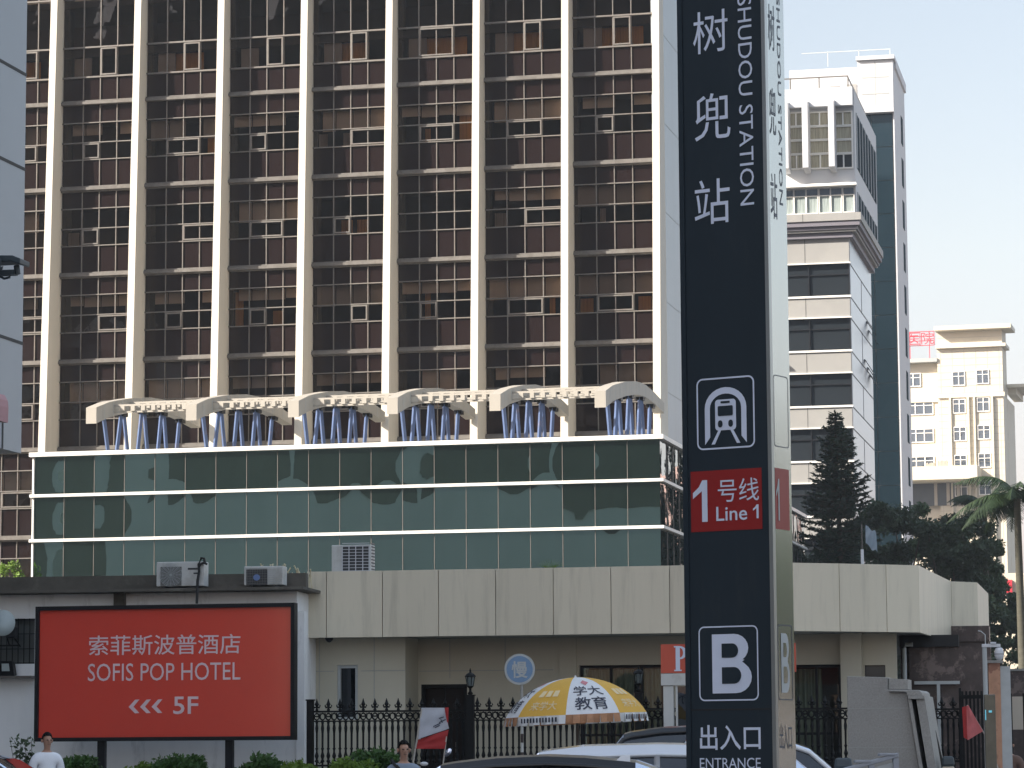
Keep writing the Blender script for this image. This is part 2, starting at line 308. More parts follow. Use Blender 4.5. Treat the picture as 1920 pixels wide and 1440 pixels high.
# solid side walls, back and roof
sh = MB().box(-.35, .02, 0, 38.5, 0, TOPZ).box(XL, XL+.3, 0, 38.5, 0, TOPZ).box(XL+.3, -.35, 38.2, 38.5, 0, TOPZ).box(XL+.3, -.35, .3, 38.2, TOPZ-.4, TOPZ)
wl = sh.build('side_wall', K['sidewall'], T)
sm = MB()
z = 1.2
while z < TOPZ: sm.box(.02, .026, 0, 38.5, z, z+.03); z += FL
for q in range(1, 6): sm.box(.021, .025, q*7.5, q*7.5+.02, 0, TOPZ)
sm.build('panel_joint', K['env_a'], T)
fl_z = low+LED+[ZT0+2.2]
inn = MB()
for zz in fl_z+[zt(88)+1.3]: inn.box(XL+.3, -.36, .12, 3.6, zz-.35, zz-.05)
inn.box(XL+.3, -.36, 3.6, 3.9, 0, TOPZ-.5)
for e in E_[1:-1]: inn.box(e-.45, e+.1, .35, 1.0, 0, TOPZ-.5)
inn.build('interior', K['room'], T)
for i, e in enumerate(E_):
    if i == 0: continue
    mb = MB(); zs = [0, 4, 8, 12, 16, 20, 24, 28, 32, 38, 48, TOPZ]
    for a, b in zip(zs[:-1], zs[1:]):
        da, db = fdep(a), fdep(b); w0 = .30+.012*max(0, 30-a)/10
        mb.hexa([(e-w0, -da, a), (e, -da, a), (e, .1, a), (e-w0, .1, a)], [(e-w0, -db, b), (e, -db, b), (e, .1, b), (e-w0, .1, b)])
    mb.build('fin', K['fin'], T)
rnd = random.Random(3)
def glass_sheet(mb, xs, z0, z1, y=0., tilt=.0):
    for a, b in zip(xs[:-1], xs[1:]):
        t = [rnd.uniform(-tilt, tilt) for _ in range(4)]
        mb.poly([(a+.02, y+t[0], z0), (b-.02, y+t[1], z0), (b-.02, y+t[2], z1), (a+.02, y+t[3], z1)])
for bi in range(8):
    xa, xb = E_[bi]+.0, E_[bi+1]-.32
    W = xb-xa; cols = [xa, xa+.27*W, xa+.49*W, xa+.71*W, xb]
    if bi == 0: cols = [xb-.0-3.2, xb-2.3, xb-1.55, xb-.85, xb]; xa = cols[0]
    mu = MB()
    for c in cols[1:-1]: mu.box(c-.02, c+.02, -.06, .02, 0 if bi == 0 else LED[0]-1, ZT0+6)
    floors = [(LED[k], LED[k+1]) for k in range(4)]; bk = MB()
    if bi == 0: floors = [(low[k], low[k+1]) for k in range(3)]+[(low[3], LED[0])]+floors
    for k, (z0, z1) in enumerate(floors):
        h = z1-z0; ra, rb, rc = z0+.335*h, z0+.535*h, z0+.767*h     # sill, transom, head
        sp = MB(); glass_sheet(sp, cols, z0+.12, ra, 0, .004); sp.build('spandrel', K['tower_spandrel'], T)
        sp = MB(); glass_sheet(sp, cols, rc, z1-.04, 0, .004); sp.build('spandrel', K['tower_spandrel'], T)
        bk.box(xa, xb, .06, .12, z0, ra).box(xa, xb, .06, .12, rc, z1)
        for zz in (ra, rb, rc): mu.box(xa, xb, -.085, .02, zz-.022, zz+.022)
        wi = MB(); glass_sheet(wi, cols, ra, rb, 0, .006); glass_sheet(wi, cols, rb, rc, 0, .006)
        wo = wi.build('window', K['tower_glass'], T)
        # blinds, curtains, open sashes behind the glass
        r1, r2 = rnd.random(), rnd.random()
        if r1 < .86:
            mb = MB(); xe = xa+.35 if r2 < .5 else xa+.1
            drop = rc-(rc-rb)*(1.0 if r1 < .55 else .55)
            for q in range(4):
                s0 = max(cols[q]+.02, xe); 
                if rnd.random() < .9: mb.box(s0, cols[q+1]-.02, .30+.01*q, .32+.01*q, drop+rnd.choice((0, 0, 0, .06)), rc)
            if mb.v: mb.build('blind', K['blind'] if r2 < .7 else K['blind2'], wo)
        if rnd.random() < .55:
            mb = MB(); n = rnd.choice((1, 1, 2))
            for q in rnd.sample(range(4), n):
                wv = rnd.uniform(.2, .55); s0 = cols[q]+rnd.uniform(.05, .3); zz1 = rb-.06 if rnd.random() < .6 else rc-.08
                k0 = s0
                while k0 < s0+wv: mb.box(k0, k0+.05, .5+.04*rnd.random(), .55, ra+.02, zz1); k0 += .062
            mb.build('curtain', K['curtain'] if rnd.random() < .45 else K['curtain2'], wo)
        if rnd.random() < .85:
            mb = MB(); q = rnd.choice((1, 1, 1, 2)); q2 = min(q+rnd.choice((1, 2)), 4)
            ring(mb, cols[q]+.04, cols[q2]-.02, ra+.05, rb-.05, .055, -.11, -.02)
            if rnd.random() < .4: mb.hexa([(cols[q]+.1, -.02, ra+.09), (cols[q2]-.08, -.02, ra+.09), (cols[q2]-.08, 0, ra+.09), (cols[q]+.1, 0, ra+.09)][:4], [(cols[q]+.1, -.02, ra+.1), (cols[q2]-.08, -.02, ra+.1), (cols[q2]-.08, 0, ra+.1), (cols[q]+.1, 0, ra+.1)])
            mb.build('casement_frame', K['mullion'], wo)
        le = MB(); le.box(xa, xb, -.24, .05, z0-.09, z0+.03).box(xa, xb, -.16, .05, z0+.03, z0+.10).box(xa, xb, -.14, .05, z0-.15, z0-.09)
        le.build('ledge', K['ledge'], T)
    z0 = LED[4]; le = MB(); le.box(xa, xb, -.24, .05, z0-.09, z0+.03).box(xa, xb, -.16, .05, z0+.03, z0+.10).build('ledge', K['ledge'], T)
    # tall floor above
    sp = MB(); glass_sheet(sp, cols, z0+.12, zt(88), 0, .004); sp.box(xa, xb, .06, .12, z0, zt(88)).build('spandrel', K['tower_spandrel'], T)
    wi = MB(); glass_sheet(wi, cols, zt(88), ZT0, 0, .008); wo = wi.build('window', K['tower_glass'], T)
    w2 = MB(); glass_sheet(w2, cols, ZT0, ZT0+2.2, 0, .02); w2.build('window', K['tower_glass'], T)
    for zz in (zt(88), ZT0, ZT0+2.2): mu.box(xa, xb, -.1, .02, zz-.035, zz+.035)
    if bi in (0, 4, 5, 6, 7, 2):
        mb = MB(); k0 = cols[1]+.1
        while k0 < cols[3]+(.4 if bi % 2 else -.1):
            mb.box(k0, k0+.06, .45+.05*rnd.random(), .53, zt(88)+.04, ZT0-.1-.06*rnd.random()); k0 += .07
        mb.build('curtain', K['curtain'], wo)
    mb = MB().box(xa+.4, xa+1.2, .3, .34, zt(88)+.05, ZT0-.05).build('blind', K['blind2'], wo)
    if bi in (1, 3, 6): ring(MB(), 0, 1, 0, 1, .1, 0, 1)
    mb = MB(); ring(mb, cols[2 if bi != 5 else 1]+.03, cols[3]-.02, zt(88)+.06, ZT0-.06, .06, -.12, -.02); mb.build('casement_frame', K['mullion'], wo)
    up = MB(); glass_sheet(up, cols, ZT0+2.2, TOPZ-.6, 0, 0); up.box(xa, xb, .06, .12, ZT0+2.2, TOPZ-.6).build('spandrel', K['tower_spandrel'], T)
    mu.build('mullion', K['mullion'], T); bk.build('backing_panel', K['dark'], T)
# ================================================================ green glass podium
FP = Frame(1244, 110.5, A)
P = thing('glass_podium', FP, 'long low green mirror glass block with bright white bands, in front of the office tower', 'building')
zp = lambda y: FP.z(1237, y); PX0 = FP.x(67); PT = zp(815); BANDS = [zp(900), zp(988)]
rows = [0, BANDS[1]-2.0, BANDS[1], BANDS[0], PT-.16]
MBx = [PX0+(0-PX0)*i/20 for i in range(21)]
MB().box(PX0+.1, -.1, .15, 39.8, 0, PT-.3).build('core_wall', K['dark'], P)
gl = MB()
for i in range(20):
    for j in range(3):
        a, b = MBx[i], MBx[i+1]; z0, z1 = rows[j+1], rows[j+2]; mb = MB(); n = 5
        # each pane is pillowed a few millimetres, as toughened panes are
        amp = rnd.choice((-1, 1))*rnd.uniform(.002, .007); tx, tz = rnd.uniform(-.004, .004), rnd.uniform(-.004, .004)
        g = {}
        for u in range(n+1):
            for v in range(n+1):
                fu, fv = u/n*2-1, v/n*2-1
                g[u, v] = len(mb.v); mb.v.append((a+.012+(b-a-.024)*u/n, -amp*(1-fu*fu)*(1-fv*fv)*1.5+tx*fu+tz*fv+.0, z0+(z1-z0)*v/n))
        for u in range(n):
            for v in range(n): mb.f.append((g[u, v], g[u+1, v], g[u+1, v+1], g[u, v+1])); mb.m.append(0)
        mb.build('glass_pane', K['pod_glass'], P, smooth=True)
lo = MB(); glass_sheet(lo, MBx, 0, rows[1], 0, 0); lo.build('lower_glazing', K['pod_glass'], P)
sg = MB(); n = 30
for j in range(4):
    for i in range(n): sg.poly([(0, 40*i/n, rows[j]), (0, 40*(i+1)/n-.03, rows[j]), (0, 40*(i+1)/n-.03, rows[j+1]), (0, 40*i/n, rows[j+1])])
sg.build('side_glazing', K['pod_glass_side'], P)
mv = MB()
for x_ in MBx[1:-1]: mv.box(x_-.010, x_+.010, -.02, .05, 0, PT-.16)
for i in range(1, n): mv.box(-.02, .02, 40*i/n-.02, 40*i/n+.01, 0, PT-.16)
mv.build('mullion', K['mullion'], P)
for zz in BANDS:
    MB().box(PX0-.14, .14, -.16, .0, zz-.055, zz+.055).box(.0, .14, .0, 40, zz-.055, zz+.055).build('white_band', K['white_trim'], P)
MB().box(PX0-.16, .16, -.2, .3, PT-.16, PT).box(-.3, .16, .3, 40, PT-.16, PT).build('roof_coping', K['white_trim'], P)
MB().box(PX0-.07, PX0, -.06, .2, 0, PT-.16).build('corner_trim', K['white_trim'], P)
MB().box(PX0, -.3, .3, 40, PT-.3, PT-.12).build('flat_roof', K['env_a'], P)
# ---- pergola on the podium roof
PG = thing('roof_pergola', FP.sub(0, 0, PT-.12), 'curved cream beams on blue slanted struts along the roof of the green glass block', 'pergola')
left = [165, 352, 543, 728, 920, 1117]; right = [398, 560, 725, 895, 1065, 1233]
lens = []
ytops = [765, 762, 752, 745, 740, 736]
LA = 12.3; BT = []
for px, pr, yt in zip(left, right, ytops):
    x0 = FP.x(px, 760, .5); z0 = FP.z(px, yt, .5)-(PT-.12); BT.append((x0, z0))
    lo_, hi_ = .5, 30
    for _ in range(40):
        md = (lo_+hi_)/2
        if FP.x(pr, 780, md) > x0: lo_ = md     # the line of sight drifts right with depth
        else: hi_ = md
    lens.append(round(md-.5, 1))
zb = sum(b for a, b in BT)/6
AP = [(0, 0), (.12, .38), (.31, .78), (.5, 1.07), (.65, 1.17), (.8, 1.1), (.92, .98), (1.05, .83)]
def arch(t):   # rise of the beam's top above its near end
    for (a, u), (b, v) in zip(AP[:-1], AP[1:]):
        if t <= b: return u+(v-u)*(t-a)/(b-a)
    return AP[-1][1]
def strut(mb, a, b, w=.075):
    mb.tube([a, b], w, 4)
for x0, _ in BT:
    mb = MB(); n = 18; wd = .42
    for i in range(n):
        t0, t1 = i/n, (i+1)/n; y0, y1 = .3+LA*t0, .3+LA*t1
        h0, h1 = .62-.2*t0, .62-.2*t1; a, b = zb+arch(t0), zb+arch(t1)
        mb.hexa([(x0, y0, a-h0), (x0+wd, y0, a-h0), (x0+wd, y1-.012, b-h1), (x0, y1-.012, b-h1)], [(x0, y0, a), (x0+wd, y0, a), (x0+wd, y1-.012, b), (x0, y1-.012, b)])
    for t in (.07, .15, .23, .31, .42, .54, .66, .78, .9):
        y = .3+LA*t; a = zb+arch(t); h = .62-.2*t; mb.box(x0+wd, x0+wd+.004, y, y+.05, a-h, a, 1).box(x0-.004, x0, y, y+.05, a-h, a, 1)
    mb.build('curved_beam', [K['cream'], K['env_a']], PG)
    for t, legs in ((.10, (1,)), (.28, (-1, 1)), (.47, (-1, 1)), (.66, (-1, 1)), (.84, (-1,))):
        for s_ in legs:
            mb = MB(); y = .3+LA*t; top = zb+arch(t)-.66+.2*t
            strut(mb, (x0+.21, y+.12*s_, top+.1), (x0+.21, y+.75*s_, 0), .085); mb.build('strut', K['blue_steel'], PG)
        if t > .1: MB().box(x0+.06, x0+.36, .3+LA*t-.22, .3+LA*t+.22, zb+arch(t)-.62+.2*t-.14, zb+arch(t)-.6+.2*t).build('strut_head', K['black_metal'], PG)
for q, t in enumerate((.16, .30, .44, .60)):
    mb = MB(); y = .3+LA*t; zz = zb+arch(t)-.22
    for x0, x1 in zip([b[0] for b in BT][:-1], [b[0] for b in BT][1:]):
        mb.box(x0+.42, x1, y-.04, y+.04, zz, zz+.07).box(x0+.42, x1, y-.04, y+.04, zz-.26, zz-.2)
        k = x0+.7
        while k < x1-.2: mb.box(k, k+.16, y-.1, y+.1, zz-.2, zz); k += .42
    mb.build('purlin', K['cream'], PG)
# ================================================================ bands building on the right
FB = Frame(1610, 197, -12)
B = thing('banded_office_building', FB, 'grey building with dark window bands below and curtained windows between white fins on top', 'building')
zb2 = lambda y: FB.z(1560, y); xb2 = lambda px, ly=0: FB.x(px, 600, ly)
XLb = xb2(1330); DB = 15.5
tops = [447, 494, 596, 700, 803, 906, 1009, 1112, 1215, 1318]; bots = [None, 556, 658, 762, 865, 968, 1071, 1174, 1277]
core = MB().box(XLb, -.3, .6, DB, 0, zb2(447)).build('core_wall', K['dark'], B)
walls = []
zz = [zb2(450)]
for k in range(1, 9):
    walls.append((zb2(tops[k]), zb2(tops[k-1] if k == 1 else bots[k-1])))
for k, (z0, z1) in enumerate(walls):
    mb = MB(); mb.box(XLb, 0, 0, .6, z0, z1); x = -.01
    mb.build('spandrel_wall', K['b2_stone'], B)
    js = MB(); x = -2.9
    while x > XLb: js.box(x-.02, x+.02, -.006, 0, z0, z1); x -= 1.32 if 0 else 1.35
    js.build('panel_joint', K['seam'], B)
    if k: MB().box(XLb, .08, -.1, .05, z1-.07, z1+.06).build('sill', K['white_trim'], B)
    MB().box(XLb, .08, -.1, .05, z0-.02, z0+.06).build('sill', K['white_trim'], B)
for k in range(1, 9):
    z1 = zb2(tops[k]); z0 = zb2(bots[k]); mb = MB()
    xs = [0-.02, -2.7, -6.6, -10.4, -12, XLb][::-1]; glass_sheet(mb, xs, z0, z1, .25, .01); wo = mb.build('window_band', K['b2_glass'], B)
    mb = MB()
    for x in xs[1:-1]+[-.05]: mb.box(x-.04, x+.04, .1, .24, z0, z1)
    mb.box(XLb, 0, .12, .22, z1-.75, z1-.68).build('window_frame', K['black_metal'], wo)
    if k in (2, 3): MB().box(-9.2, -5.4, .3, .34, z0, z0+(z1-z0)*.55).build('blind', K['blind2'], wo)
# open sash hanging out of the third band
MB().hexa([(-8.2, -.9, zb2(668)), (-4.9, -.9, zb2(668)), (-4.9, -.85, zb2(666)), (-8.2, -.85, zb2(666))], [(-8.0, -.1, zb2(660)), (-5, -.1, zb2(660)), (-5, -.05, zb2(658)), (-8.0, -.05, zb2(658))]).build('open_sash', K['win_blue'], B)
sw_ = MB().box(-.3, .0, .6, DB, 0, zb2(447)).build('side_wall', K['b2_side'], B)
js = MB()
for k in range(1, 9):
    for y in (tops[k], bots[k]): js.box(0, .02, .6, DB, zb2(y)-.03, zb2(y)+.03)
    js.box(0, .02, 8, 8.05, zb2(bots[k]), zb2(tops[k]))
js.build('panel_joint', K['seam'], B)
for y, d in ((600, 11.2), (612, 12.6), (682, 9.2), (690, 11.4), (700, 12.8)):
    z_ = zb2(y-40); MB().hexa([(.55, d, z_-.9), (.6, d, z_-.9), (.6, d+1, z_-.9), (.55, d+1, z_-.9)], [(0, d, z_), (.05, d, z_), (.05, d+1, z_), (0, d+1, z_)]).build('vent_sash', K['black_metal'], B)
# cornice and the floors above it
XR = FB.x(1603, 430, -.9)
for (y0, y1, o) in ((447, 441, .25), (441, 434, .45), (434, 424, .45), (424, 417, .75)):
    pass
MB().box(XLb, .28, -.28, DB, zb2(447), zb2(437)).build('cornice_step', K['mauve'], B)
MB().box(XLb, .5, -.5, DB, zb2(437), zb2(433)).build('cornice_step', K['b2_stone'], B)
MB().box(XLb, .62, -.62, DB, zb2(433), zb2(427)).build('cornice_step', K['mauve'], B)
MB().box(XLb, .9, -.9, DB, zb2(418), zb2(404)).build('cornice_step', K['b2_stone'], B)
MB().box(XLb, .8, -.8, DB, zb2(427), zb2(418)).build('cornice_step', K['mauve'], B)
js = MB()
for x in (-2.9, -6.8, -10.7): js.box(x-.02, x+.02, -.905, -.9, zb2(418), zb2(404))
js.build('panel_joint', K['seam'], B)
y1u = -.7
MB().box(XLb, .55, y1u+.4, DB, zb2(404), zb2(172)).build('upper_wall', K['b2_white'], B)
xu = lambda px: FB.x(px, 330, y1u)
for ya, yb_ in ((313, 209), (400, 358)):
    MB().box(.55, .57, .8, 14.6, zb2(ya), zb2(yb_)).build('side_glazing', K['b3_glass'], B)
    mb = MB()
    for k in range(8): mb.box(.57, .62, .8+k*1.95, .9+k*1.95, zb2(ya), zb2(yb_))
    mb.build('side_mullion', K['b2_white'], B)
def small_window(par, F, x0, x1, z0, z1, ly, frame_m, glass_m, nx=2, cur=None, t=.09, zt_=None):
    g = MB().poly([(x0, ly, z0), (x1, ly, z0), (x1, ly, z1), (x0, ly, z1)]).build('window', glass_m, par)
    mb = MB(); ring(mb, x0-t, x1+t, z0-t, z1+t, t, ly-.12, ly-.003)
    for i in range(1, nx): mb.box(x0+(x1-x0)*i/nx-t/2, x0+(x1-x0)*i/nx+t/2, ly-.1, ly-.003, z0, z1)
    if zt_: mb.box(x0, x1, ly-.09, ly-.003, z0+(z1-z0)*zt_-t/3, z0+(z1-z0)*zt_+t/3)
    mb.build('window_frame', frame_m, g)
    return g
K['cur_win'] = mat('curtained_window', (.36, .33, .24), .25, 0, .5, 2.2, stretch=(7, 7, .3), coat=.6)
K['cur_win2'] = mat('pale_curtained_window', (.28, .32, .31), .2, 0, .5, 2.2, stretch=(6, 6, .3), coat=.6)
for (a, b) in ((1440, 1469), (1478, 1508), (1518, 1557), (1566, 1597)):
    for r, (t0, t1) in enumerate(((209, 232), (236, 258), (262, 284), (288, 312))):
        z_off = (a-1560)*.03
        small_window(B, FB, xu(a), xu(b), FB.z(a+15, t1-(.5*(a-1560))*.04, y1u), FB.z(a+15, t0-(.5*(a-1560))*.04, y1u), y1u+.39, K['white_trim'], K['cur_win'] if (r, a) != (3, 1566) else K['b2_glass'], 2 if r in (0, 3) else 1, t=.09)
for a in (1472, 1509, 1558):
    x = xu(a); MB().prism([(y1u+.4, zb2(325)), (-1.9, zb2(322)), (-1.9, zb2(200)), (y1u+.4, zb2(190))], 'x', x, x+.38).build('white_fin', K['b2_white'], B)
MB().box(XLb, XR, -1.0, y1u+.4, zb2(204), zb2(170)).build('roof_parapet', K['b2_white'], B)
MB().box(XLb, .65, -1.0, y1u+.4, zb2(353), zb2(348)).build('spandrel_wall', K['white_trim'], B)
for i, (a, b) in enumerate(((1440, 1462), (1464, 1485), (1488, 1508), (1511, 1531), (1535, 1554), (1557, 1576), (1580, 1599))):
    small_window(B, FB, xu(a), xu(b), zb2(400), zb2(369), y1u+.39, K['white_trim'], K['cur_win2'], 1, t=.05)
    MB().poly([(xu(a), y1u+.38, zb2(367)), (xu(b), y1u+.38, zb2(367)), (xu(b), y1u+.38, zb2(355)), (xu(a), y1u+.38, zb2(355))]).build('window', K['win_blue'], B)
rl = MB(); z0 = zb2(168)
for x in [XLb+i*2.2 for i in range(0, 9)]: pass
x = XR-.3
while x > XLb: rl.box(x-.04, x+.04, -.6, -.52, z0-.2, z0+.75); x -= 1.9
rl.box(XLb, XR-.3, -.6, -.52, z0+.7, z0+.78).box(XR-.38, XR-.3, -.5, 12, z0+.7, z0+.78).build('roof_railing', K['mullion'], B)
# ================================================================ tall slab behind it
F3 = Frame(1701, 228, -12)
C3 = thing('tall_slab_building', F3, 'tallest white building with a dark blue green glass front, behind the banded building', 'building')
z3 = lambda y, px=1650: F3.z(px, y)
XL3 = F3.x(1480, 150, 1.2)
MB().box(XL3, F3.x(1608, 150), 1.2, 10.6, 0, z3(117)).box(F3.x(1608, 150), -.05, 1.2, 10.6, 0, z3(112)-.4).build('main_wall', K['b2_white'], C3)
MB().box(F3.x(1608, 150), 0, 0, 1.2, z3(210), z3(112)).build('upper_wall', K['b2_white'], C3)
MB().box(F3.x(1606, 150), .15, -.25, 1.3, z3(112), z3(112)+.3).box(-.0, .15, 1.3, 10.7, z3(112)-.4, z3(112)+.3).build('coping', K['b2_white'], C3)
js = MB()
for y in (144, 175): js.box(F3.x(1608, 150)+.3, -.3, -.02, 0, z3(y)-.05, z3(y)+.05)
js.box(F3.x(1641, 150)-.03, F3.x(1641, 150)+.03, -.012, 0, z3(208), z3(114)).build('panel_joint', K['env_a'], C3)
g = MB()
for i in range(24):
    for q in range(2):
        xa = F3.x(1598, 500)+q*3.9; xb_ = xa+3.85 if q == 0 else -.45; z1 = z3(210)-i*2.6
        if z1 > 2.6:
            xa = F3.x(1598, 500)+(-.12-F3.x(1598, 500))*q/2; xb_ = xa+(-.12-F3.x(1598, 500))/2-.05
            t = [rnd.uniform(-.02, .02) for _ in range(4)]; g.poly([(xa, .7+t[0], z1-2.56), (xb_, .7+t[1], z1-2.56), (xb_, .7+t[2], z1), (xa, .7+t[3], z1)])
g.build('curtain_glazing', K['b3_glass'], C3)
MB().box(F3.x(1598, 500), -.12, .8, 1.19, 0, z3(210)).build('glazing_frame', K['mullion'], C3)
MB().box(-.1, 0, .5, 1.2, 0, z3(210)).box(-.05, .0, 1.2, 10.6, 0, z3(112)-.41).build('side_pier', K['b2_white'], C3)
for i in range(14):
    z1 = z3(185)-i*3.3*1.02
    if z1 > 3: MB().box(0, .03, 6.6, 8.2, z1-2.2, z1).build('slit_window', K['b3_glass'], C3)
for (a, b, y) in ((1494, 1513, 155), (1525, 1544, 153), (1556, 1575, 151), (1587, 1606, 149)):
    mb = MB().box(F3.x(a, 150, 1.2), F3.x(b, 150, 1.2), 1.14, 1.19, z3(178), z3(y)).build('terrace_door', K['b2_stone'], C3)
    MB().box(F3.x(a+2, 150, 1.2), F3.x(a+8, 150, 1.2), 1.1, 1.13, z3(178), z3(y+10)).build('pane', K['b2_glass'], mb)
rl = MB(); x = -.3
while x > F3.x(1500, 150): rl.box(x-.03, x+.03, 1.4, 1.46, z3(112), z3(112)+1.2); x -= 2.4
rl.box(F3.x(1500, 150), -.3, 1.4, 1.46, z3(112)+1.1, z3(112)+1.16).build('roof_railing', K['sign_grey'], C3)
# ================================================================ far cream building
FH = Frame(1898, 385, -15)
H = thing('cream_hospital_building', FH, 'cream tiled building far off at the right with white framed windows and a deep cornice', 'building')
zh = lambda y, px=1820: FH.z(px, y); xh = lambda px, ly=0: FH.x(px, 750, ly)
MB().box(xh(1759), 0, 0, 5, 0, zh(618)).box(xh(1560), xh(1759), 1, 14, 0, zh(672)).box(xh(1759), .02, 5, 14, 0, zh(742)).build('wall', K['hosp'], H)
MB().box(xh(1757), 1.3, -1.5, 4, zh(620), zh(612)).build('cornice', K['hosp'], H)
MB().box(xh(1757), .5, -.6, 4.4, zh(652), zh(646)).build('cornice', K['hosp'], H)
MB().box(xh(1560), xh(1759), -.3, 1, zh(676), zh(669)).build('cornice', K['env_a'], H)
MB().box(xh(1759), .2, -.25, 0, zh(745), zh(737)).box(xh(1560), xh(1759), .75, 1, zh(750), zh(741)).build('string_course', K['hosp'], H)
MB().box(.02, 2.4, 4, 14, zh(722), zh(716)).box(.02, 1.2, 5, 14, zh(734), zh(722)).build('cornice', K['hosp'], H)
js = MB()
for y in range(632, 960, 13): js.box(xh(1759), 0, -.02, 0, zh(y)-.03, zh(y)+.03, 0)
for px in range(1765, 1882, 22): js.box(xh(px)-.03, xh(px)+.03, -.015, 0, 0, zh(655))
js.build('tile_joint', K['hosp_dark'], H)
for y in (697, 749, 801, 854, 905):
    for a in (1788, 1833):
        y_ = y-(a-1788)*.04
        small_window(H, FH, xh(a), xh(a+21), zh(y_+24), zh(y_), -.02, K['white_trim'], K['win_blue'], 2, t=.11, zt_=.68)
    if y > 697:
        pass
for a in (1785, 1830): MB().box(xh(a)-.35, xh(a)-.1, -.35, 0, 0, zh(745)).build('pilaster', K['hosp'], H)
for a in (1813, 1858): MB().box(xh(a), xh(a)+.3, -.45, 0, 0, zh(745)).build('pilaster', K['hosp'], H)
for y in (752, 804, 856): small_window(H, FH, xh(1700, 1), xh(1748, 1), zh(y+23, 1725), zh(y, 1725), .97, K['white_trim'], K['win_blue'], 3, t=.12, zt_=.7)
small_window(H, FH, xh(1700, 1), xh(1726, 1), zh(722, 1715), zh(700, 1715), .97, K['white_trim'], K['win_blue'], 2, t=.12, zt_=.7)
MB().box(xh(1600), xh(1829, -5), -5, 0, zh(905, 1770), zh(880, 1770)).build('balcony', K['hosp'], H)
MB().box(xh(1600), xh(1808), -.1, 0, zh(948, 1770), zh(906, 1770)).build('glazed_front', K['env_win'], H)
mb = MB()
for px in (1748, 1771, 1790): mb.box(xh(px), xh(px)+.4, -.2, -.1, zh(948, 1770), zh(906, 1770))
mb.build('glazing_frame', K['red_steel'] if 0 else K['hosp_dark'], H)
for a, b, t in ((1732, 1750, 872), (1755, 1773, 868)):
    mb = MB(); n = 7
    for i in range(n):
        x0 = xh(a, -4)+(xh(b, -4)-xh(a, -4))*i/n; mb.box(x0, x0+.14, -4, -3.2, zh(880, 1770), zh(t+rnd.uniform(0, 4), 1770))
    mb.build('rooftop_crate', K['hosp_dark'], H)
# red roof sign
FS = FH.sub(0, 1.5)
SG = thing('rooftop_sign', FS.sub(xh(1705), 0, zh(671, 1720)), 'red character sign on a steel frame on the roof of the cream building', 'sign')
sx0, sx1 = 0, xh(1751)-xh(1705); sz0 = zh(645, 1720)-zh(671, 1720); sz1 = zh(619, 1720)-zh(671, 1720)
mb = MB()
for q in (0, .33, .66, 1): mb.box(sx0-8, sx1, .1, .25, sz0+(sz1-sz0)*q-.04, sz0+(sz1-sz0)*q+.04)
for q in (-.5, 0, .42, .8, 1): mb.box(sx1*q-.04, sx1*q+.04, .25, .33, 0 if q in (0, .8) else sz0, sz1)
mb.build('steel_frame', K['red_steel'], SG)
text(MB(), '院', sx1*.48, sx1, sz0+.1, sz1-.1, -.05, bold=.0).build('lettering', K['red_steel'], SG)
text(MB(), '医', sx1*-.1, sx1*.42, sz0+.1, sz1-.1, -.05, bold=.0).build('lettering', K['red_steel'], SG)
# ================================================================ near grey building at the left edge, and its street neighbours
FLb = Frame(32, 60, A)
Lb = thing('grey_panel_building', FLb, 'blue grey panelled building overhanging the street at the left edge of the photo', 'building')
lz = FLb.z(38, 850); HT = 28
MB().box(-42, 0, -64, 0, lz, HT).build('upper_storeys', K['lwall'], Lb)
MB().box(-41, -3.4, -63, -.5, 0, lz-.01).build('ground_storey', K['env_a'], Lb)
js = MB()
# joints of the side wall
for y in (141, 318, 644): z_ = FLb.z(44, y); js.box(0, .012, -64, 0, z_-.03, z_+.03)
z_ = FLb.z(44, -30)
while z_ < HT: js.box(0, .012, -64, 0, z_-.03, z_+.03); z_ += 2.1
js.box(0, .012, -1.0, -.94, lz, FLb.z(44, 763)).build('panel_joint', K['seam'], Lb)
for x0, x1, z0_, z1_ in ((-34, -27.4, 16, 26.6), (-26.6, -19.4, 15.5, 26.6), (-18.6, -12.2, 16, 26.6), (-11.4, -2, 14.5, 26.6), (-41, -37.5, 3, 26.6), (-31, -25, 5.5, 9.6), (-22, -17.5, 6, 10), (-12, -6, 5, 9.4)):
    MB().box(x0, x1, 0, .05, z0_, z1_).build('rear_window', K['env_win'], Lb)
def block(name, frame, w_, d, h, m, label, fl=3.3, side=1):
    o = thing(name, frame, label, 'building')
    MB().box(0, w_, 0, d, 0, h).build('wall', m, o)
    mb = MB(); z = 1.2
    while z < h-2:
        mb.box(.8, w_-.8, d, d+.04, z, z+1.5).box(.8, w_-.8, -.04, 0, z, z+1.5).box(-.04, 0, .8, d-.8, z, z+1.5); z += fl
    mb.build('window_band', K['env_win'], o)
    mb = MB(); x = 2.4
    while x < w_-1: mb.box(x, x+.5, d+.04, d+.1, 0, h-1).box(x, x+.5, -.1, -.04, 0, h-1); x += 2.9
    mb.build('pier', m, o); return o
block('pale_street_block', FLb.sub(-112, -34), 62, 26, 30, K['env_b'], 'pale concrete street block mirrored in the green glass, left of the photo')
block('grey_street_block', FLb.sub(-104, -96), 90, 26, 74, K['env_dark'], 'tall dark brown street block mirrored in the tower windows, behind the camera')
block('pink_street_block', Frame(2180, 235, -15), 34, 20, 24, K['env_c'], 'pinkish street block mirrored in the end glazing, right of the photo')
block('white_street_block', Frame(2950, 200, -15), 30, 20, 13, K['env_b'], 'low white street block mirrored in the end glazing, right of the photo')

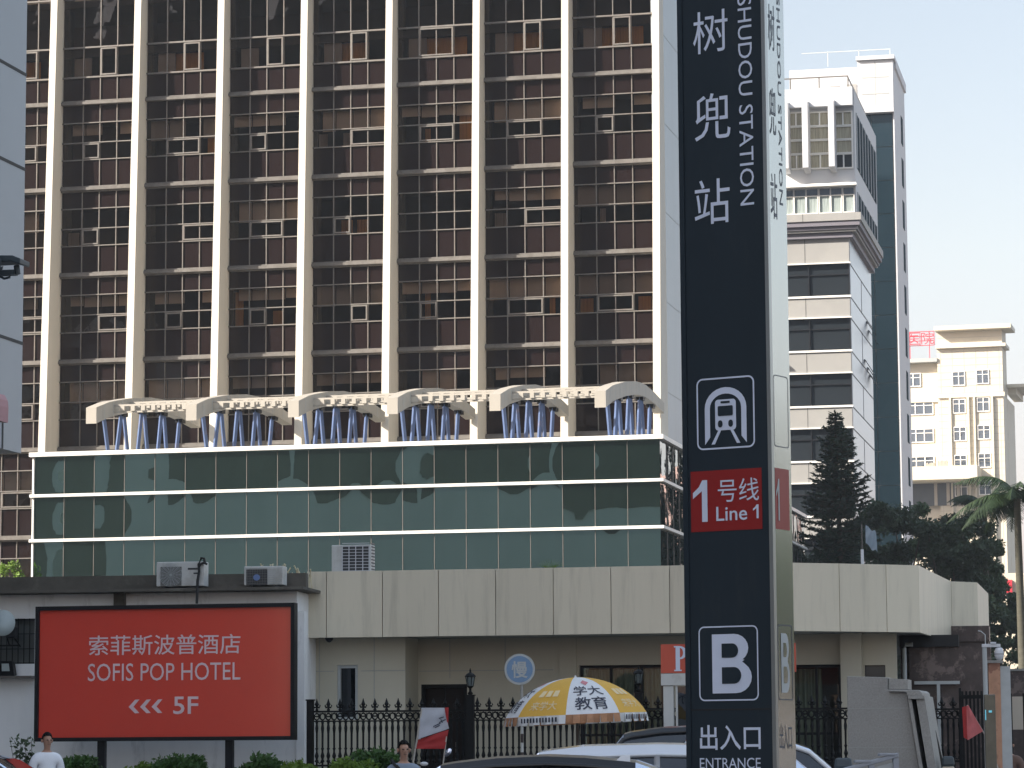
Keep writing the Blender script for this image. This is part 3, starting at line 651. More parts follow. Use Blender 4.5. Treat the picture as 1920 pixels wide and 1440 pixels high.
def far_tree(x, y, h, r, lb, seed):
    rn = random.Random(seed); o = thing('street_tree', Frame(960, 1, 0).sub(x, y-1), lb, 'tree', 'street trees right of the camera'); mb = MB()
    for i in range(26):
        c = (rn.gauss(0, r*.45), rn.gauss(0, r*.45), rn.uniform(h*.3, h)); rr = r*.42
        for _ in range(220):
            p = Vector(c)+Vector((rn.gauss(0, rr*.5), rn.gauss(0, rr*.5), rn.gauss(0, rr*.5))); a = Vector((rn.gauss(0, 1), rn.gauss(0, 1), rn.gauss(0, 1))).normalized(); q = a.cross(Vector((0, .3, 1))).normalized(); n = len(mb.v)
            mb.v += [tuple(p-a*.25), tuple(p+q*.12), tuple(p+a*.25), tuple(p-q*.12)]; mb.f.append((n, n+1, n+2, n+3)); mb.m.append(0)
    mb.build('crown', K['leaf'], o); MB().tube([(0, 0, 0), (0, 0, h*.6)], [.25, .12], 8).build('trunk', K['bark'], o)
for i, (x, y) in enumerate(((44, 38), (50, 46), (57, 56), (62, 44))): far_tree(x, y, 8.5+i%2, 4.2, ('nearest leafy street tree mirrored in the polished side of the station totem', 'second leafy street tree mirrored in the polished side of the station totem', 'farthest leafy street tree mirrored in the polished side of the station totem', 'leafy street tree standing behind the row mirrored in the totem side')[i], 40+i)
# ================================================================ beige ground-floor building with the panelled canopy
FC = Frame(1285, 48, -10.2)
Cn = thing('canopy_building', FC, 'low beige building with a wide panelled canopy band, behind the black iron fence', 'building')
ZC0, ZC1 = 3.44, 4.51
seam = [(575, 1072), (612, 1071.5), (717, 1070), (822, 1068), (929, 1066.5), (1037, 1064.5), (1145, 1062.5), (1255, 1060.5), (1365, 1058), (1483, 1055), (1573, 1056.5), (1661, 1058.5), (1722, 1060), (1783, 1090), (1832, 1092), (1853, 1113)]
pl = [FC.local(at_z(px, py, ZC1)) for px, py in seam]
for i, (a, b) in enumerate(zip(pl[:-1], pl[1:])):
    d = (b-a); d.z = 0; d.normalize(); n = Vector((-d.y, d.x, 0)); zb_ = ZC0 if i < 13 else 3.72
    a2, b2 = a+d*.006, b-d*.006
    MB().hexa([(a2.x, a2.y, zb_), (b2.x, b2.y, zb_), (b2.x+n.x*.06, b2.y+n.y*.06, zb_), (a2.x+n.x*.06, a2.y+n.y*.06, zb_)], [(a2.x, a2.y, ZC1), (b2.x, b2.y, ZC1), (b2.x+n.x*.06, b2.y+n.y*.06, ZC1), (a2.x+n.x*.06, a2.y+n.y*.06, ZC1)]).build('fascia_panel', K['beige'], Cn)
back = [(p.x-(.06 if i > 9 else 0), p.y+.075) for i, p in enumerate(pl)]
poly = back[:14]+[(back[13][0]+.1, 14), (back[0][0]+.02, 14)]
MB().prism(poly, 'z', ZC0+.02, ZC0+.1).prism(poly, 'z', ZC1-.1, ZC1-.02).build('canopy_slab', K['env_a'], Cn)
MB().box(back[0][0], back[0][0]+.06, pl[0].y+.08, 14, ZC0, ZC1).build('end_panel', K['beige'], Cn)
cx = lambda px, ly=0: FC.x(px, 1300, ly)
cz = lambda y, px=900, ly=0: FC.z(px, y, ly)
X0, X1, X2, X3 = cx(571, .9), cx(760, .9), cx(1083, 1.9), cx(1240, 1.9)
WT = ZC0+.015
def wall_holes(mb, x0, x1, y, th, z0, z1, holes):
    """wall slab with rectangular openings (hx0,hx1,hz0,hz1), left to right"""
    x = x0
    for hx0, hx1, hz0, hz1 in holes:
        mb.box(x, hx0, y, y+th, z0, z1)
        if hz0 > z0: mb.box(hx0, hx1, y, y+th, z0, hz0)
        mb.box(hx0, hx1, y, y+th, hz1, z1); x = hx1
    mb.box(x, x1, y, y+th, z0, z1)
nw = (cx(632, .9), cx(671, .9), cz(1350, 650, .9), cz(1247, 650, .9))
mb = MB(); wall_holes(mb, X0, X1, .9, .25, 0, WT, [nw]); mb.box(X1-.25, X1, 1.15, 2.6, 0, WT).build('front_wall', K['beige_wall'], Cn)
ds = (cx(790, 1.9), cx(876, 1.9), .15, cz(1283, 830, 1.9))
wn = (X2+.03, cx(1262, 1.9), .9, cz(1247, 1150, 1.9))
wr = (cx(1440, 1.9), cx(1577, 1.9), .9, cz(1246, 1530, 1.9))
wq = (cx(1622, 1.9), cx(1661, 1.9), cz(1270, 1640, 1.9), cz(1247, 1640, 1.9))
mb = MB(); wall_holes(mb, X1, cx(1682, 1.9), 1.9, .25, 0, WT, [ds, wn, wr, wq]); mb.build('recessed_wall', K['beige_wall'], Cn)
MB().box(cx(1577, 1.6), cx(1616, 1.6), 1.62, 1.9, 0, WT).build('pilaster', K['beige_wall'], Cn)
MB().box(cx(1048, 1.8), cx(1080, 1.8), 1.86, 1.9, 0, WT).build('pilaster', K['beige_wall'], Cn)
js = MB(); zj = cz(1258, 900, 1.9)
js.box(X0, nw[0]-.05, .894, .9, cz(1259, 650, .9), cz(1259, 650, .9)+.012).box(nw[1]+.05, X1, .894, .9, cz(1259, 650, .9), cz(1259, 650, .9)+.012).box(X1+.02, X2-.4, 1.894, 1.9, zj, zj+.012)
for px in (598, 701): js.box(cx(px, .9), cx(px, .9)+.012, .895, .9, .2, WT)
for px in (843, 947): js.box(cx(px, 1.9), cx(px, 1.9)+.012, 1.895, 1.9, ds[3]+.1, WT)
js.build('wall_joint', K['hosp_dark'] if 0 else K['env_a'], Cn)
mb = MB(); ring(mb, nw[0], nw[1], nw[2], nw[3], .05, .93, 1.03); w_ = mb.build('window', K['sign_grey'], Cn)
MB().poly([(nw[0]+.05, 1.0, nw[2]+.05), (nw[1]-.05, 1.0, nw[2]+.05), (nw[1]-.05, 1.0, nw[3]-.05), (nw[0]+.05, 1.0, nw[3]-.05)]).build('pane', K['car_glass'], w_)
d_ = MB().box(ds[0], ds[1], 1.98, 2.04, ds[2], ds[3]).build('door', K['door_dark'], Cn)
mb = MB(); ring(mb, ds[0], ds[1], ds[2]-.1, ds[3], .06, 1.9, 1.98); mb.box((ds[0]+ds[1])/2-.01, (ds[0]+ds[1])/2+.01, 1.965, 1.98, .2, ds[3]-.06).build('frame', K['black_iron'], d_)
MB().box(ds[1]-.2, ds[1]-.17, 1.9, 1.93, 1.35, 1.75).build('handle', K['mullion'], d_)
def folds(par, x0, x1, z0, z1, y, m, step=.07, amp=.035):
    mb = MB(); n = int((x1-x0)/step*3); pts = []
    for i in range(n+1):
        t = i/n; x = x0+(x1-x0)*t; pts.append((x, y+amp*math.sin(i*1.5)+amp*.6*math.sin(i*.53+1)))
    for (a, b), (c, d) in zip(pts[:-1], pts[1:]): mb.poly([(a, b, z0), (c, d, z0), (c, d, z1), (a, b, z1)])
    return mb.build('curtain', m, par, smooth=True)
for (h, cs) in ((wn, [(0, .55), (.6, .84)]), (wr, [(.3, .72)])):
    g = MB().poly([(h[0], 2.06, h[2]), (h[1], 2.06, h[2]), (h[1], 2.06, h[3]), (h[0], 2.06, h[3])]).build('window', wavy_glass('shop_window_glass', None, (.9, .95, .95), .1, .01, .006, 1, transp=(.7, .74, .72), ior=1.4), Cn)
    mb = MB(); ring(mb, h[0]-.0, h[1], h[2], h[3], .045, 2.0, 2.055)
    for q in (.33, .66): mb.box(h[0]+(h[1]-h[0])*q-.02, h[0]+(h[1]-h[0])*q+.02, 2.0, 2.055, h[2], h[3])
    mb.box(h[0], h[1], 1.96, 2.0, 1.83, 1.87).build('window_frame', K['black_metal'], g)
    for a, b in cs: folds(g, h[0]+(h[1]-h[0])*a+.05, h[0]+(h[1]-h[0])*b, h[2], h[3]-.06, 2.3, K['curtain_grey'])
    MB().box(h[0]-.2, h[1]+.2, 4.2, 4.3, 0, WT).build('room_wall', K['room'], g)
MB().box(wq[0], wq[1], 2.0, 2.05, wq[2], wq[3]).build('window', K['env_win'], Cn)
# right end: dark recess, downpipe, dark mosaic wall, red-brown granite column
xd = cx(1682, 1.9)
MB().box(xd+.001, cx(1712, 3), 3.2, 3.4, 0, WT).box(cx(1706, 3), cx(1860, 3.2), 3.0, 3.2, 0, cz(1213, 1760, 3)).build('porch_wall', K['redgranite'], Cn)
MB().box(xd, cx(1800, 3.0), 2.9, 3.0, cz(1213, 1760, 3), WT).build('porch_lintel', K['dark'], Cn)
MB().box(cx(1715, 2.9), cx(1800, 2.9), 2.86, 2.93, cz(1283, 1760, 2.9), cz(1277, 1760, 2.9)).box(cx(1757, 2.9), cx(1763, 2.9), 2.86, 2.93, .2, cz(1283, 1760, 2.9)).build('porch_rail', K['sign_grey'], Cn)
p_ = FC.local(at_y(1697, 1300, 49.6)); zt_ = 3.35
MB().tube([(p_.x, p_.y, .1), (p_.x, p_.y, 3.22), (p_.x+.03, p_.y, 3.28), (p_.x+.14, p_.y, 3.28)], .035, 8).build('downpipe', K['sign_grey'], Cn, smooth=True)
cc = FC.local(at_y(1790, 1300, 53.3))
MB().box(cc.x, cc.x+.60, cc.y, cc.y+.75, 0, 3.45).box(cc.x-.06, cc.x+.62, cc.y-.05, cc.y+.8, 3.45, 3.72).build('granite_column', K['redgranite'], Cn)
cor = [pl[14], pl[15]]
# ================================================================ old white house on the left
FW = Frame(556, 48.5, -8)
Wh = thing('white_house', FW, 'old white rendered house with a blackened concrete parapet, behind the red billboard', 'house')
wx = lambda px, ly=0: FW.x(px, 1300, ly); wz = lambda y, px=300, ly=0: FW.z(px, y, ly)
LX = wx(-160)
hw = (wx(-60), wx(64), wz(1245, 20), wz(1160, 20))
mb = MB(); wall_holes(mb, LX, 0, 0, .25, 0, wz(1112), [hw]); mb.box(-.25, 0, .25, 7, 0, wz(1112)).build('front_wall', K['house_white'], Wh)
MB().box(.0, .13, -.04, .2, 0, wz(1150)).build('corner_strip', K['house_white'], Wh)
MB().box(LX, .2, -.45, 7, wz(1111), wz(1106)).build('eaves_slab', K['old_conc'], Wh)
MB().box(LX, .14, .02, .2, wz(1106), wz(1078)).build('parapet', K['old_conc'], Wh)
MB().box(wx(215), wx(235), -.12, 0, wz(1140), wz(1111)).build('bracket', K['old_conc'], Wh)
sh_ = MB().box(hw[0], hw[1], .12, .16, hw[2], hw[3]).build('shutter', K['tile_grey'], Wh)
mb = MB(); x = hw[1]
while x > hw[0]: mb.box(x-.1, x-.09, .02, .035, hw[2], hw[3]); x -= .095
for q in (.02, .33, .66, .97): mb.box(hw[0], hw[1], .01, .03, hw[2]+(hw[3]-hw[2])*q-.006, hw[2]+(hw[3]-hw[2])*q+.006)
mb.build('window_bars', K['black_iron'], Wh)
MB().box(hw[0], hw[1]+.02, -.25, 0, wz(1272, 20), wz(1268, 20)).build('shelf', K['mullion'], Wh)
# ---- air conditioners
def ac(name_frame, w_, h_, d_, label, kind):
    o = thing('air_conditioner', name_frame, label, 'air conditioner', 'outdoor air conditioner units')
    MB().box(0, w_, 0, d_, .03, h_).build('casing', K['ac_white'], o, bevel=.012)
    for x in (.08, w_-.14): MB().box(x, x+.06, .02, d_-.02, 0, .03).build('foot', K['grille'], o)
    if kind == 0:
        MB().box(.07, w_*.53, -.012, 0, .04, h_-.08).build('grille', K['ac_fan'], o)
        f = MB(); c = (w_*.31, h_*.5)
        for k in range(7): 
            r = .05+k*.022; pts = [(c[0]+r*math.cos(t*math.pi/12), -.02, c[1]+r*math.sin(t*math.pi/12)) for t in range(25)]; f.tube(pts, .003, 4, cap=False)
        for k in range(8):
            t = k*math.pi/8; f.tube([(c[0]-.19*math.cos(t), -.022, c[1]-.19*math.sin(t)), (c[0]+.19*math.cos(t), -.022, c[1]+.19*math.sin(t))], .003, 4)
        f.build('fan_guard', K['sign_grey'], o)
        MB().box(w_*.66, w_*.92, -.004, 0, h_-.13, h_-.1).box(w_*.78, w_*.9, -.004, 0, h_-.2, h_-.175).build('badge', K['grille'], o)
    elif kind == 1:
        MB().box(.04, w_*.6, -.012, 0, .03, h_-.05).build('grille', K['grille'], o)
        f = MB()
        for k in range(7): f.box(.04, w_*.6, -.016, -.012, .05+k*.04, .055+k*.04)
        for k in range(8): f.box(.06+k*.04, .063+k*.04, -.016, -.012, .03, h_-.05)
        f.build('guard', K['ac_fan'], o)
        MB().prism([(w_*.33+.055*math.cos(t*math.pi/8)*1.0, h_*.46+.05*math.sin(t*math.pi/8)) for t in range(16)], 'y', -.024, -.016).build('badge', K['ac_logo'], o)
        f = MB()
        for k in range(8): f.box(w_*.63, w_*.97, -.01, 0, .05+k*.033, .056+k*.033)
        for k in range(2): f.box(w_*.63+k*.1, w_*.635+k*.1, -.01, 0, .05, h_-.05)
        f.build('louvre', K['sign_grey'], o)
    else:
        MB().box(w_*.28, w_*.97, -.01, 0, .03, h_-.03).build('grille', K['grille'], o)
        f = MB()
        for k in range(10): f.box(w_*.28, w_*.97, -.022, -.01, .04+k*.05, .048+k*.05)
        for q in (.28, .45, .62, .8, .96): f.box(w_*q-.006, w_*q+.006, -.024, -.01, .03, h_-.03)
        f.build('guard', K['cam_white'], o)
        f = MB()
        for k in range(9): f.box(w_, w_+.012, .04, d_-.05, .06+k*.052, .08+k*.052)
        f.build('louvre', K['grille'], o)
    return o
zl = wz(1106)
ac(FW.sub(wx(292, -.4), -.42, zl), wx(381)-wx(292), .42, .3, 'white air conditioner with a round grey fan, left one on the white house', 0)
ac(FW.sub(wx(457, -.4), -.42, zl), wx(530)-wx(457), .33, .3, 'air conditioner with a dark grille and blue badge, on the white house ledge', 1)
px_ = FC.local(at_z(612, 1071.5, ZC1)); ac(FC.sub(px_.x, px_.y+.35, ZC1-.02), .66, .47, .3, 'boxy air conditioner with white wire guard, on the beige canopy roof', 2)
# cables
p = lambda px, y, ly: (wx(px, ly), ly, wz(y, px, ly))
mb = MB().tube([p(368, 1132, -.5), p(369, 1090, -.5), p(372, 1072, -.48), p(371, 1058, -.45), p(376, 1046, -.45), p(381, 1047, -.45), p(383, 1056, -.45)], .022, 6).tube([p(372, 1070, -.48), p(374, 1058, -.46), p(380, 1055, -.46), p(387, 1058, -.46)], .02, 6)
o = mb.build('cable_bundle', K['rubber'], None, FW, smooth=True); tag(o, 'black cable bundle looping over the parapet above the red billboard', 'cable')
# ================================================================ red billboard
FR = Frame(553, 46.6, -11)
Bb = thing('billboard', FR.sub(0, 0), 'big red hotel billboard in a black frame on two dark posts, before the white house', 'billboard')
rx = lambda px: FR.x(px, 1260); rz = lambda y, px=310: FR.z(px, y)
L_, B_, T_ = rx(67), rz(1389), rz(1134)
MB().box(L_+.05, -.05, .0, .06, B_+.05, T_-.05).build('red_panel', K['red_panel'], Bb)
mb = MB(); ring(mb, L_, 0, B_, T_, .06, -.05, .14); mb.box(L_+.06, -.06, .1, .14, B_+.06, T_-.06).build('frame', K['black_metal'], Bb)
for a, b in ((183, 197), (422, 436)): MB().box(rx(a), rx(b), .02, .12, .1, B_).build('post', K['black_metal'], Bb)
def T(body, F, xa, ya, xb, yb, par, m, y=-.006, rot=False, bold=0., name='lettering'):
    ym, xm = (ya+yb)/2, (xa+xb)/2; x0, x1 = F.x(xa, ym), F.x(xb, ym); z1, z0 = F.z(xm, ya), F.z(xm, yb)
    return text(MB(), body, x0, x1, z0, z1, y, rot, bold=bold).build(name, m, par)
T('索菲斯波普酒店', FR, 167, 1190, 451, 1228, Bb, K['letter_pink'], bold=.004)
T('SOFIS POP HOTEL', FR, 165, 1243, 451, 1276, Bb, K['letter_pink'])
T('5F', FR, 325, 1306, 372, 1339, Bb, K['letter_pink'], bold=.01)
mb = MB()
for k in range(3):
    a = 242+k*21.5; q = lambda px, y: (rx(px), rz(y))
    mb.prism([q(a, 1325), q(a+12, 1311.5), q(a+20, 1311), q(a+9, 1324.5), q(a+20, 1336.5), q(a+12, 1337)], 'y', -.008, -.002)
mb.build('arrow_marks', K['letter_pink'], Bb)
# ---- floodlights on the white house
o = thing('dish_floodlight', FW.sub(wx(3, -.5), -.5, wz(1168, 3, -.5)), 'round pale floodlight on a black bracket at the left edge', 'floodlight')
mb = MB(); prof = [(.0, -.1), (.1, -.09), (.17, -.05), (.21, 0), (.205, .012), (0, .02)]
mb.lathe(prof, n=24); mb.v = [(x_, -z_*.9-y_*.0, y_) for x_, y_, z_ in mb.v]; mb.build('bowl', K['sat'], o, smooth=True)
MB().box(.06, .2, .0, .2, -.24, -.06).build('lamp_housing', K['black_metal'], o, bevel=.02)
MB().tube([(.0, .12, -.1), (.02, .3, -.34), (.02, .5, -.34)], .012).tube([(.14, .1, -.2), (.14, .5, -.36)], .012).box(-.6, .24, .1, .14, -.37, -.345).build('bracket', K['black_iron'], o)
o = thing('square_floodlight', FW.sub(wx(3, -.25), -.22, wz(1268, 3, -.2)), 'square black floodlight on the shelf of the white house', 'floodlight')
MB().hexa([(-.1, 0, 0), (.2, 0, 0), (.2, .12, .02), (-.1, .12, .02)], [(-.08, -.06, .24), (.17, -.06, .24), (.17, .12, .22), (-.08, .12, .22)]).build('housing', K['black_metal'], o)
MB().poly([(.0, -.035, .08), (.13, -.035, .08), (.12, -.055, .2), (.0, -.055, .2)]).build('lens', K['sat'], o)
# ---- floodlight arm and pink box on the near grey building
fx = lambda px, y=500, ly=0: FLb.x(px, y, ly)
o = thing('bracket_floodlight', FLb.sub(0, -2.2, FLb.z(43, 500)), 'dark floodlight on a short bracket fixed to the grey panelled building', 'floodlight')
q = lambda px, y: (FLb.x(px, y, -2.2), FLb.z(px, y, -2.2)-FLb.z(43, 500))
mb = MB(); a, b, c, d = q(-40, 484), q(34, 484), q(49, 488), q(47, 498)
mb.prism([q(-40, 483), q(34, 483), q(49, 489), q(48, 499), q(30, 494), q(-40, 497)], 'y', -.3, .2); mb.build('lamp_head', K['mullion'] if 0 else K['bin'], o, bevel=.02)
MB().tube([(q(12, 490)[0], -.32, q(12, 490)[1]), (q(9, 506)[0], -.32, q(9, 506)[1]), (q(16, 508)[0], -.3, q(16, 508)[1])], .05).box(q(0, 512)[0], q(30, 512)[0], -.1, .1, q(0, 517)[1], q(0, 508)[1]).tube([(q(31, 498)[0], 0, q(31, 498)[1]), (q(33, 514)[0], 0, q(33, 514)[1])], .06).tube([(q(-10, 514)[0], .2, q(-10, 514)[1]), (q(4, 521)[0], .1, q(4, 521)[1]), (q(18, 520)[0], 0, q(18, 520)[1]), (q(20, 514)[0], 0, q(20, 514)[1])], .025).build('bracket', K['bin'], o)
o = thing('pink_box_sign', FLb.sub(0, -9, 0), 'small faded pink box fixed to the wall of the grey panelled building', 'sign')
q = lambda px, y: (FLb.x(px, y, -9), FLb.z(px, y, -9))
MB().prism([q(-26, 790), q(15, 793), q(16, 765), q(15, 752), q(9, 741), q(-26, 741)], 'y', -.4, 0).build('box_body', K['pinkbox'], o)
MB().box(q(-20, 766)[0], q(10, 766)[0], -.43, -.4, q(0, 768)[1], q(0, 742)[1]).build('box_flap', K['lwall'], o)
# ================================================================ metro sign pylon
FY = Frame(1291, 22, -32)
Py = thing('station_pylon', FY.sub(0, 0), 'tall dark metro station totem sign with white lettering and a red line panel', 'sign')
PW, PD, PH = FY.x(1438, 700), .31, 7.95
zy = lambda y, px=1360: FY.z(px, y)
MB().box(0, PW, 0, PD, 0, PH).build('core_panel', K['pylon'], Py, bevel=.004)
MB().box(-.012, .028, -.012, PD, 0, PH).build('left_edge', K['pylon'], Py)
MB().box(PW-.0, PW+.03, -.006, .035, 0, PH).build('right_edge', K['pylon_edge'], Py)
MB().box(PW, PW+.024, .035, PD, 0, PH).build('side_panel', K['pylon_side'], Py)
for z_ in (zy(1330),): MB().box(.03, PW-.01, -.003, 0, z_-.006, z_+.003).build('panel_seam', K['dark'], Py)
W_ = K['letter_white']
T('树', FY, 1300, 20, 1365, 99, Py, W_); T('兜', FY, 1303, 175, 1370, 262, Py, W_); T('站', FY, 1303, 336, 1369, 420, Py, W_)
T('SHUDOU STATION', FY, 1386, -8, 1412, 385, Py, W_, rot=True)
T('出入口', FY, 1313, 1359, 1427, 1406, Py, W_, bold=.012); T('ENTRANCE', FY, 1313, 1421, 1427, 1441, Py, W_)
def letter_B(fnx, fnz, f1, f2, m, m2, n1, n2):
    arcs = lambda cx_, cz_, rx_, rz_: [(cx_+rx_*math.sin(math.pi*k/10), cz_+rz_*math.cos(math.pi*k/10)) for k in range(11)]
    P = lambda pts, f: [f(fnx(u), fnz(v)) for u, v in pts]
    o_ = [(0, 1)]+arcs(.56, .76, .36, .24)[:9]+[(.82, .56), (.76, .53)]+arcs(.6, .27, .4, .27)[2:]+[(0, 0)]
    MB().poly(P(o_[::-1], f1)).build(n1, m, Py)
    MB().poly(P(([(.25, .84)]+arcs(.52, .72, .15, .12)+[(.25, .6)])[::-1], f2)).build(n2, m2, Py); MB().poly(P(([(.25, .44)]+arcs(.56, .3, .18, .14)+[(.25, .16)])[::-1], f2)).build(n2, m2, Py)
def digit_1(mb, x0, x1, z0, z1, y):
    q = lambda u, v: (x0+(x1-x0)*u, y, z0+(z1-z0)*v); mb.poly([q(.62, 0), q(1, 0), q(1, 1), q(.66, 1), q(.42, .84), q(0, .7), q(0, .56), q(.62, .74)]); return mb
letter_B(lambda u: FY.x(1336, 1244)+(FY.x(1410, 1244)-FY.x(1336, 1244))*u, lambda v: zy(1300)+(zy(1189)-zy(1300))*v, lambda a, b: (a, -.005, b), lambda a, b: (a, -.009, b), W_, K['pylon'], 'lettering', 'letter_counter')
rp = MB().box(FY.x(1296, 940), FY.x(1429, 940), -.004, 0, zy(995), zy(881)).build('line_panel', K['pylon_red'], Py)
digit_1(MB(), FY.x(1300.5, 940), FY.x(1327.5, 940), FY.z(1314, 979), FY.z(1314, 901), -.009).build('lettering', W_, Py); T('号线', FY, 1347, 897, 1424, 940, Py, W_, y=-.009); T('Line', FY, 1344, 949, 1402, 976, Py, W_, y=-.009, bold=.008); digit_1(MB(), FY.x(1413, 960), FY.x(1423.5, 960), FY.z(1418, 972), FY.z(1418, 946), -.009).build('lettering', W_, Py)
def rrect(x0, x1, z0, z1, r, n=6):
    pts = []
    for cx_, cz_, a0 in ((x1-r, z1-r, 0), (x0+r, z1-r, 90), (x0+r, z0+r, 180), (x1-r, z0+r, 270)):
        for k in range(n+1): t = R(a0+90*k/n); pts.append((cx_+r*math.cos(t), cz_+r*math.sin(t)))
    return pts
def outline(mb, x0, x1, z0, z1, r, t, fn):
    o_, i_ = rrect(x0, x1, z0, z1, r), rrect(x0+t, x1-t, z0+t, z1-t, max(r-t, .004)); n = len(o_)
    for k in range(n):
        j = (k+1) % n; mb.poly([fn(*o_[k]), fn(*i_[k]), fn(*i_[j]), fn(*o_[j])])
ff = lambda a, b: (a, -.005, b)
def logo(fn, X, Z, m, m2, fn2):
    """metro emblem in a unit square mapped by X(u), Z(v)"""
    mb = MB(); n = 14; arc = []
    for k in range(n+1): t = math.pi*k/n; arc.append((math.cos(t), math.sin(t)))
    o_ = [(.14, .07)]+[(.5-.36*c, .57+.29*s_) for c, s_ in arc]+[(.86, .07)]
    i_ = [(.23, .17)]+[(.5-.27*c, .57+.20*s_) for c, s_ in arc]+[(.77, .17)]
    for k in range(len(o_)-1): mb.poly([fn(X(u), Z(v)) for u, v in (o_[k], i_[k], i_[k+1], o_[k+1])])
    mb.poly([fn(X(u), Z(v)) for u, v in rrect(.32, .68, .26, .69, .05)])
    for s_ in (1, -1): mb.poly([fn(X(.5+s_*a), Z(b)) for a, b in ((.08, .26), (.13, .26), (.25, .07), (.19, .07))])
    mb.build('emblem', m, Py)
    d = MB()
    for r_ in (rrect(.37, .63, .46, .6, .02), rrect(.42, .58, .635, .665, .01), rrect(.37, .45, .3, .4, .04), rrect(.55, .63, .3, .4, .04)): d.poly([fn2(X(u), Z(v)) for u, v in r_])
    d.build('emblem_cutout', m2, Py)
bx0, bx1 = FY.x(1307, 775), FY.x(1415.5, 775); bz0, bz1 = FY.z(1361, 841.5), FY.z(1361, 707)
mb = MB(); outline(mb, bx0, bx1, bz0, bz1, .05, .012, ff); mb.build('emblem_border', W_, Py)
logo(ff, lambda u: bx0+(bx1-bx0)*u, lambda v: bz0+(bz1-bz0)*v, W_, K['pylon'], lambda a, b: (a, -.009, b))
mb = MB(); outline(mb, FY.x(1311, 1240), FY.x(1422.5, 1240), zy(1314, 1367), zy(1173.5, 1367), .045, .010, ff); mb.build('letter_border', W_, Py)
# right-hand face, same lettering
sx = PW+.0245; fs = lambda a, b: (sx+.002, a, b)
def TS(body, y0, y1, z0, z1, m, rot=False, bold=0.): return text(MB(), body, y0, y1, z0, z1, rot=rot, bold=bold, fn=fs).build('side_lettering', m, Py)
for ch, a, b in (('树', 14, 100), ('兜', 170, 258), ('站', 330, 415)): TS(ch, .06, .16, zy(b), zy(a), K['panel_dark_text'])
TS('SHUDOU STATION', .2, .25, zy(385), zy(-8), K['panel_dark_text'], rot=True)
letter_B(lambda u: .1+.13*u, lambda v: zy(1300)+(zy(1189)-zy(1300))*v, lambda a, b: (sx+.002, a, b), lambda a, b: (sx+.004, a, b), K['sign_grey'], K['pylon_side'], 'side_lettering', 'side_letter_counter'); TS('出入口', .06, .25, zy(1406), zy(1359), K['panel_dark_text']); mb_ = digit_1(MB(), .06, .11, zy(979), zy(901), 0); mb_.v = [(sx+.004, a, c) for a, b, c in mb_.v]; mb_.build('side_lettering', K['sign_grey'], Py)
mb = MB(); outline(mb, .05, .28, zy(1314), zy(1173), .03, .008, fs); mb.build('side_border', K['panel_dark_text'], Py); mb = MB(); outline(mb, .05, .28, zy(841), zy(707), .03, .006, fs); mb.build('side_border', K['panel_dark_text'], Py)
MB().box(PW+.0, PW+.0255, .05, .27, zy(995), zy(881)).build('side_line_panel', K['pylon_red'], Py)
# ================================================================ iron fence
FF = Frame(880, 46.3, -10.2)
def fence(F, x0, x1, zr, label, posts=(), sp=.182, first=.05, spears=True):
    o = thing('iron_fence', F.sub(x0, 0), label, 'fence', 'black iron fence bays'); w_ = x1-x0
    MB().box(0, w_, -.018, .018, zr-.012, zr+.016).build('top_rail', K['black_iron'], o)
    mb = MB().box(0, w_, -.015, .015, zr-.155, zr-.135)
    k = .05
    while k < w_-.03:
        pts = [(k+.038*math.cos(t*math.pi/6), 0, zr-.075+.05*math.sin(t*math.pi/6)) for t in range(13)]; mb.tube(pts, .013, 5, cap=False); k += .091
    k = .005
    while k < w_-.05:
        pts = [(k+.045+.055*math.cos(t*math.pi/5), 0, zr-.02-.055*math.sin(t*math.pi/5)) for t in range(6)]; mb.tube(pts, .011, 4, cap=False); k += .182
    mb.build('scroll_band', K['black_iron'], o)
    mb = MB(); k = first; i = 0
    while k < w_-.02:
        mb.lathe([(.016, .2), (.016, 1.44), (.034, 1.46), (.016, 1.49), (.032, 1.54), (.016, 1.6), (.016, 1.63), (.026, 1.65), (.016, 1.67), (.017, zr-.33), (.026, zr-.25), (.017, zr-.19), (.024, zr-.155)], cx=k, n=7); k += sp/2
        if i % 2 == 0: mb.tube([(k-.08, 0, 1.45), (k-.045, 0, 1.43), (k-.01, 0, 1.45)], .01, 5)
        i += 1
    mb.box(0, w_, -.012, .012, 1.38, 1.41).box(0, w_, -.012, .012, .3, .34).build('bar_panel', K['black_iron'], o)
    if spears:
        k = first+.0; mb = MB()
        while k < w_-.03:
            mb.lathe([(.018, zr), (.026, zr+.03), (.016, zr+.05), (.016, zr+.08), (.036, zr+.11), (.022, zr+.14), (.003, zr+.2)], cx=k, n=6)
            for s_ in (-1, 1): mb.tube([(k+s_*.012, 0, zr+.07), (k+s_*.04, 0, zr+.065), (k+s_*.052, 0, zr+.09), (k+s_*.045, 0, zr+.108)], [.016, .015, .012, .006], 5)
            k += sp
        mb.build('spearheads', K['black_iron'], o)
    for px, wp, top in posts: MB().box(px, px+wp, -.05, .05, .1, zr+top).box(px-.012, px+wp+.012, -.062, .062, zr+top, zr+top+.02).build('post', K['black_iron'], o)
    return o
gx = lambda px: FF.x(px, 1335)
zr = FF.z(800, 1333)
fence(FF, gx(588), gx(875), zr, 'black iron fence bay with spearheads, beside the white house corner', [(-.1, .1, .17)])
fence(FF, gx(889), gx(1192), zr, 'black iron fence bay with spearheads, behind the yellow and white umbrella', [(-.115, .115, .22), (gx(1192)-gx(889), .11, .24)])
fence(FF, gx(1205), gx(1290), zr, 'short black iron fence bay between the lantern post and the orange sign')
F2 = Frame(1480, 45.3, -10.2); zr2 = F2.z(1540, 1329)
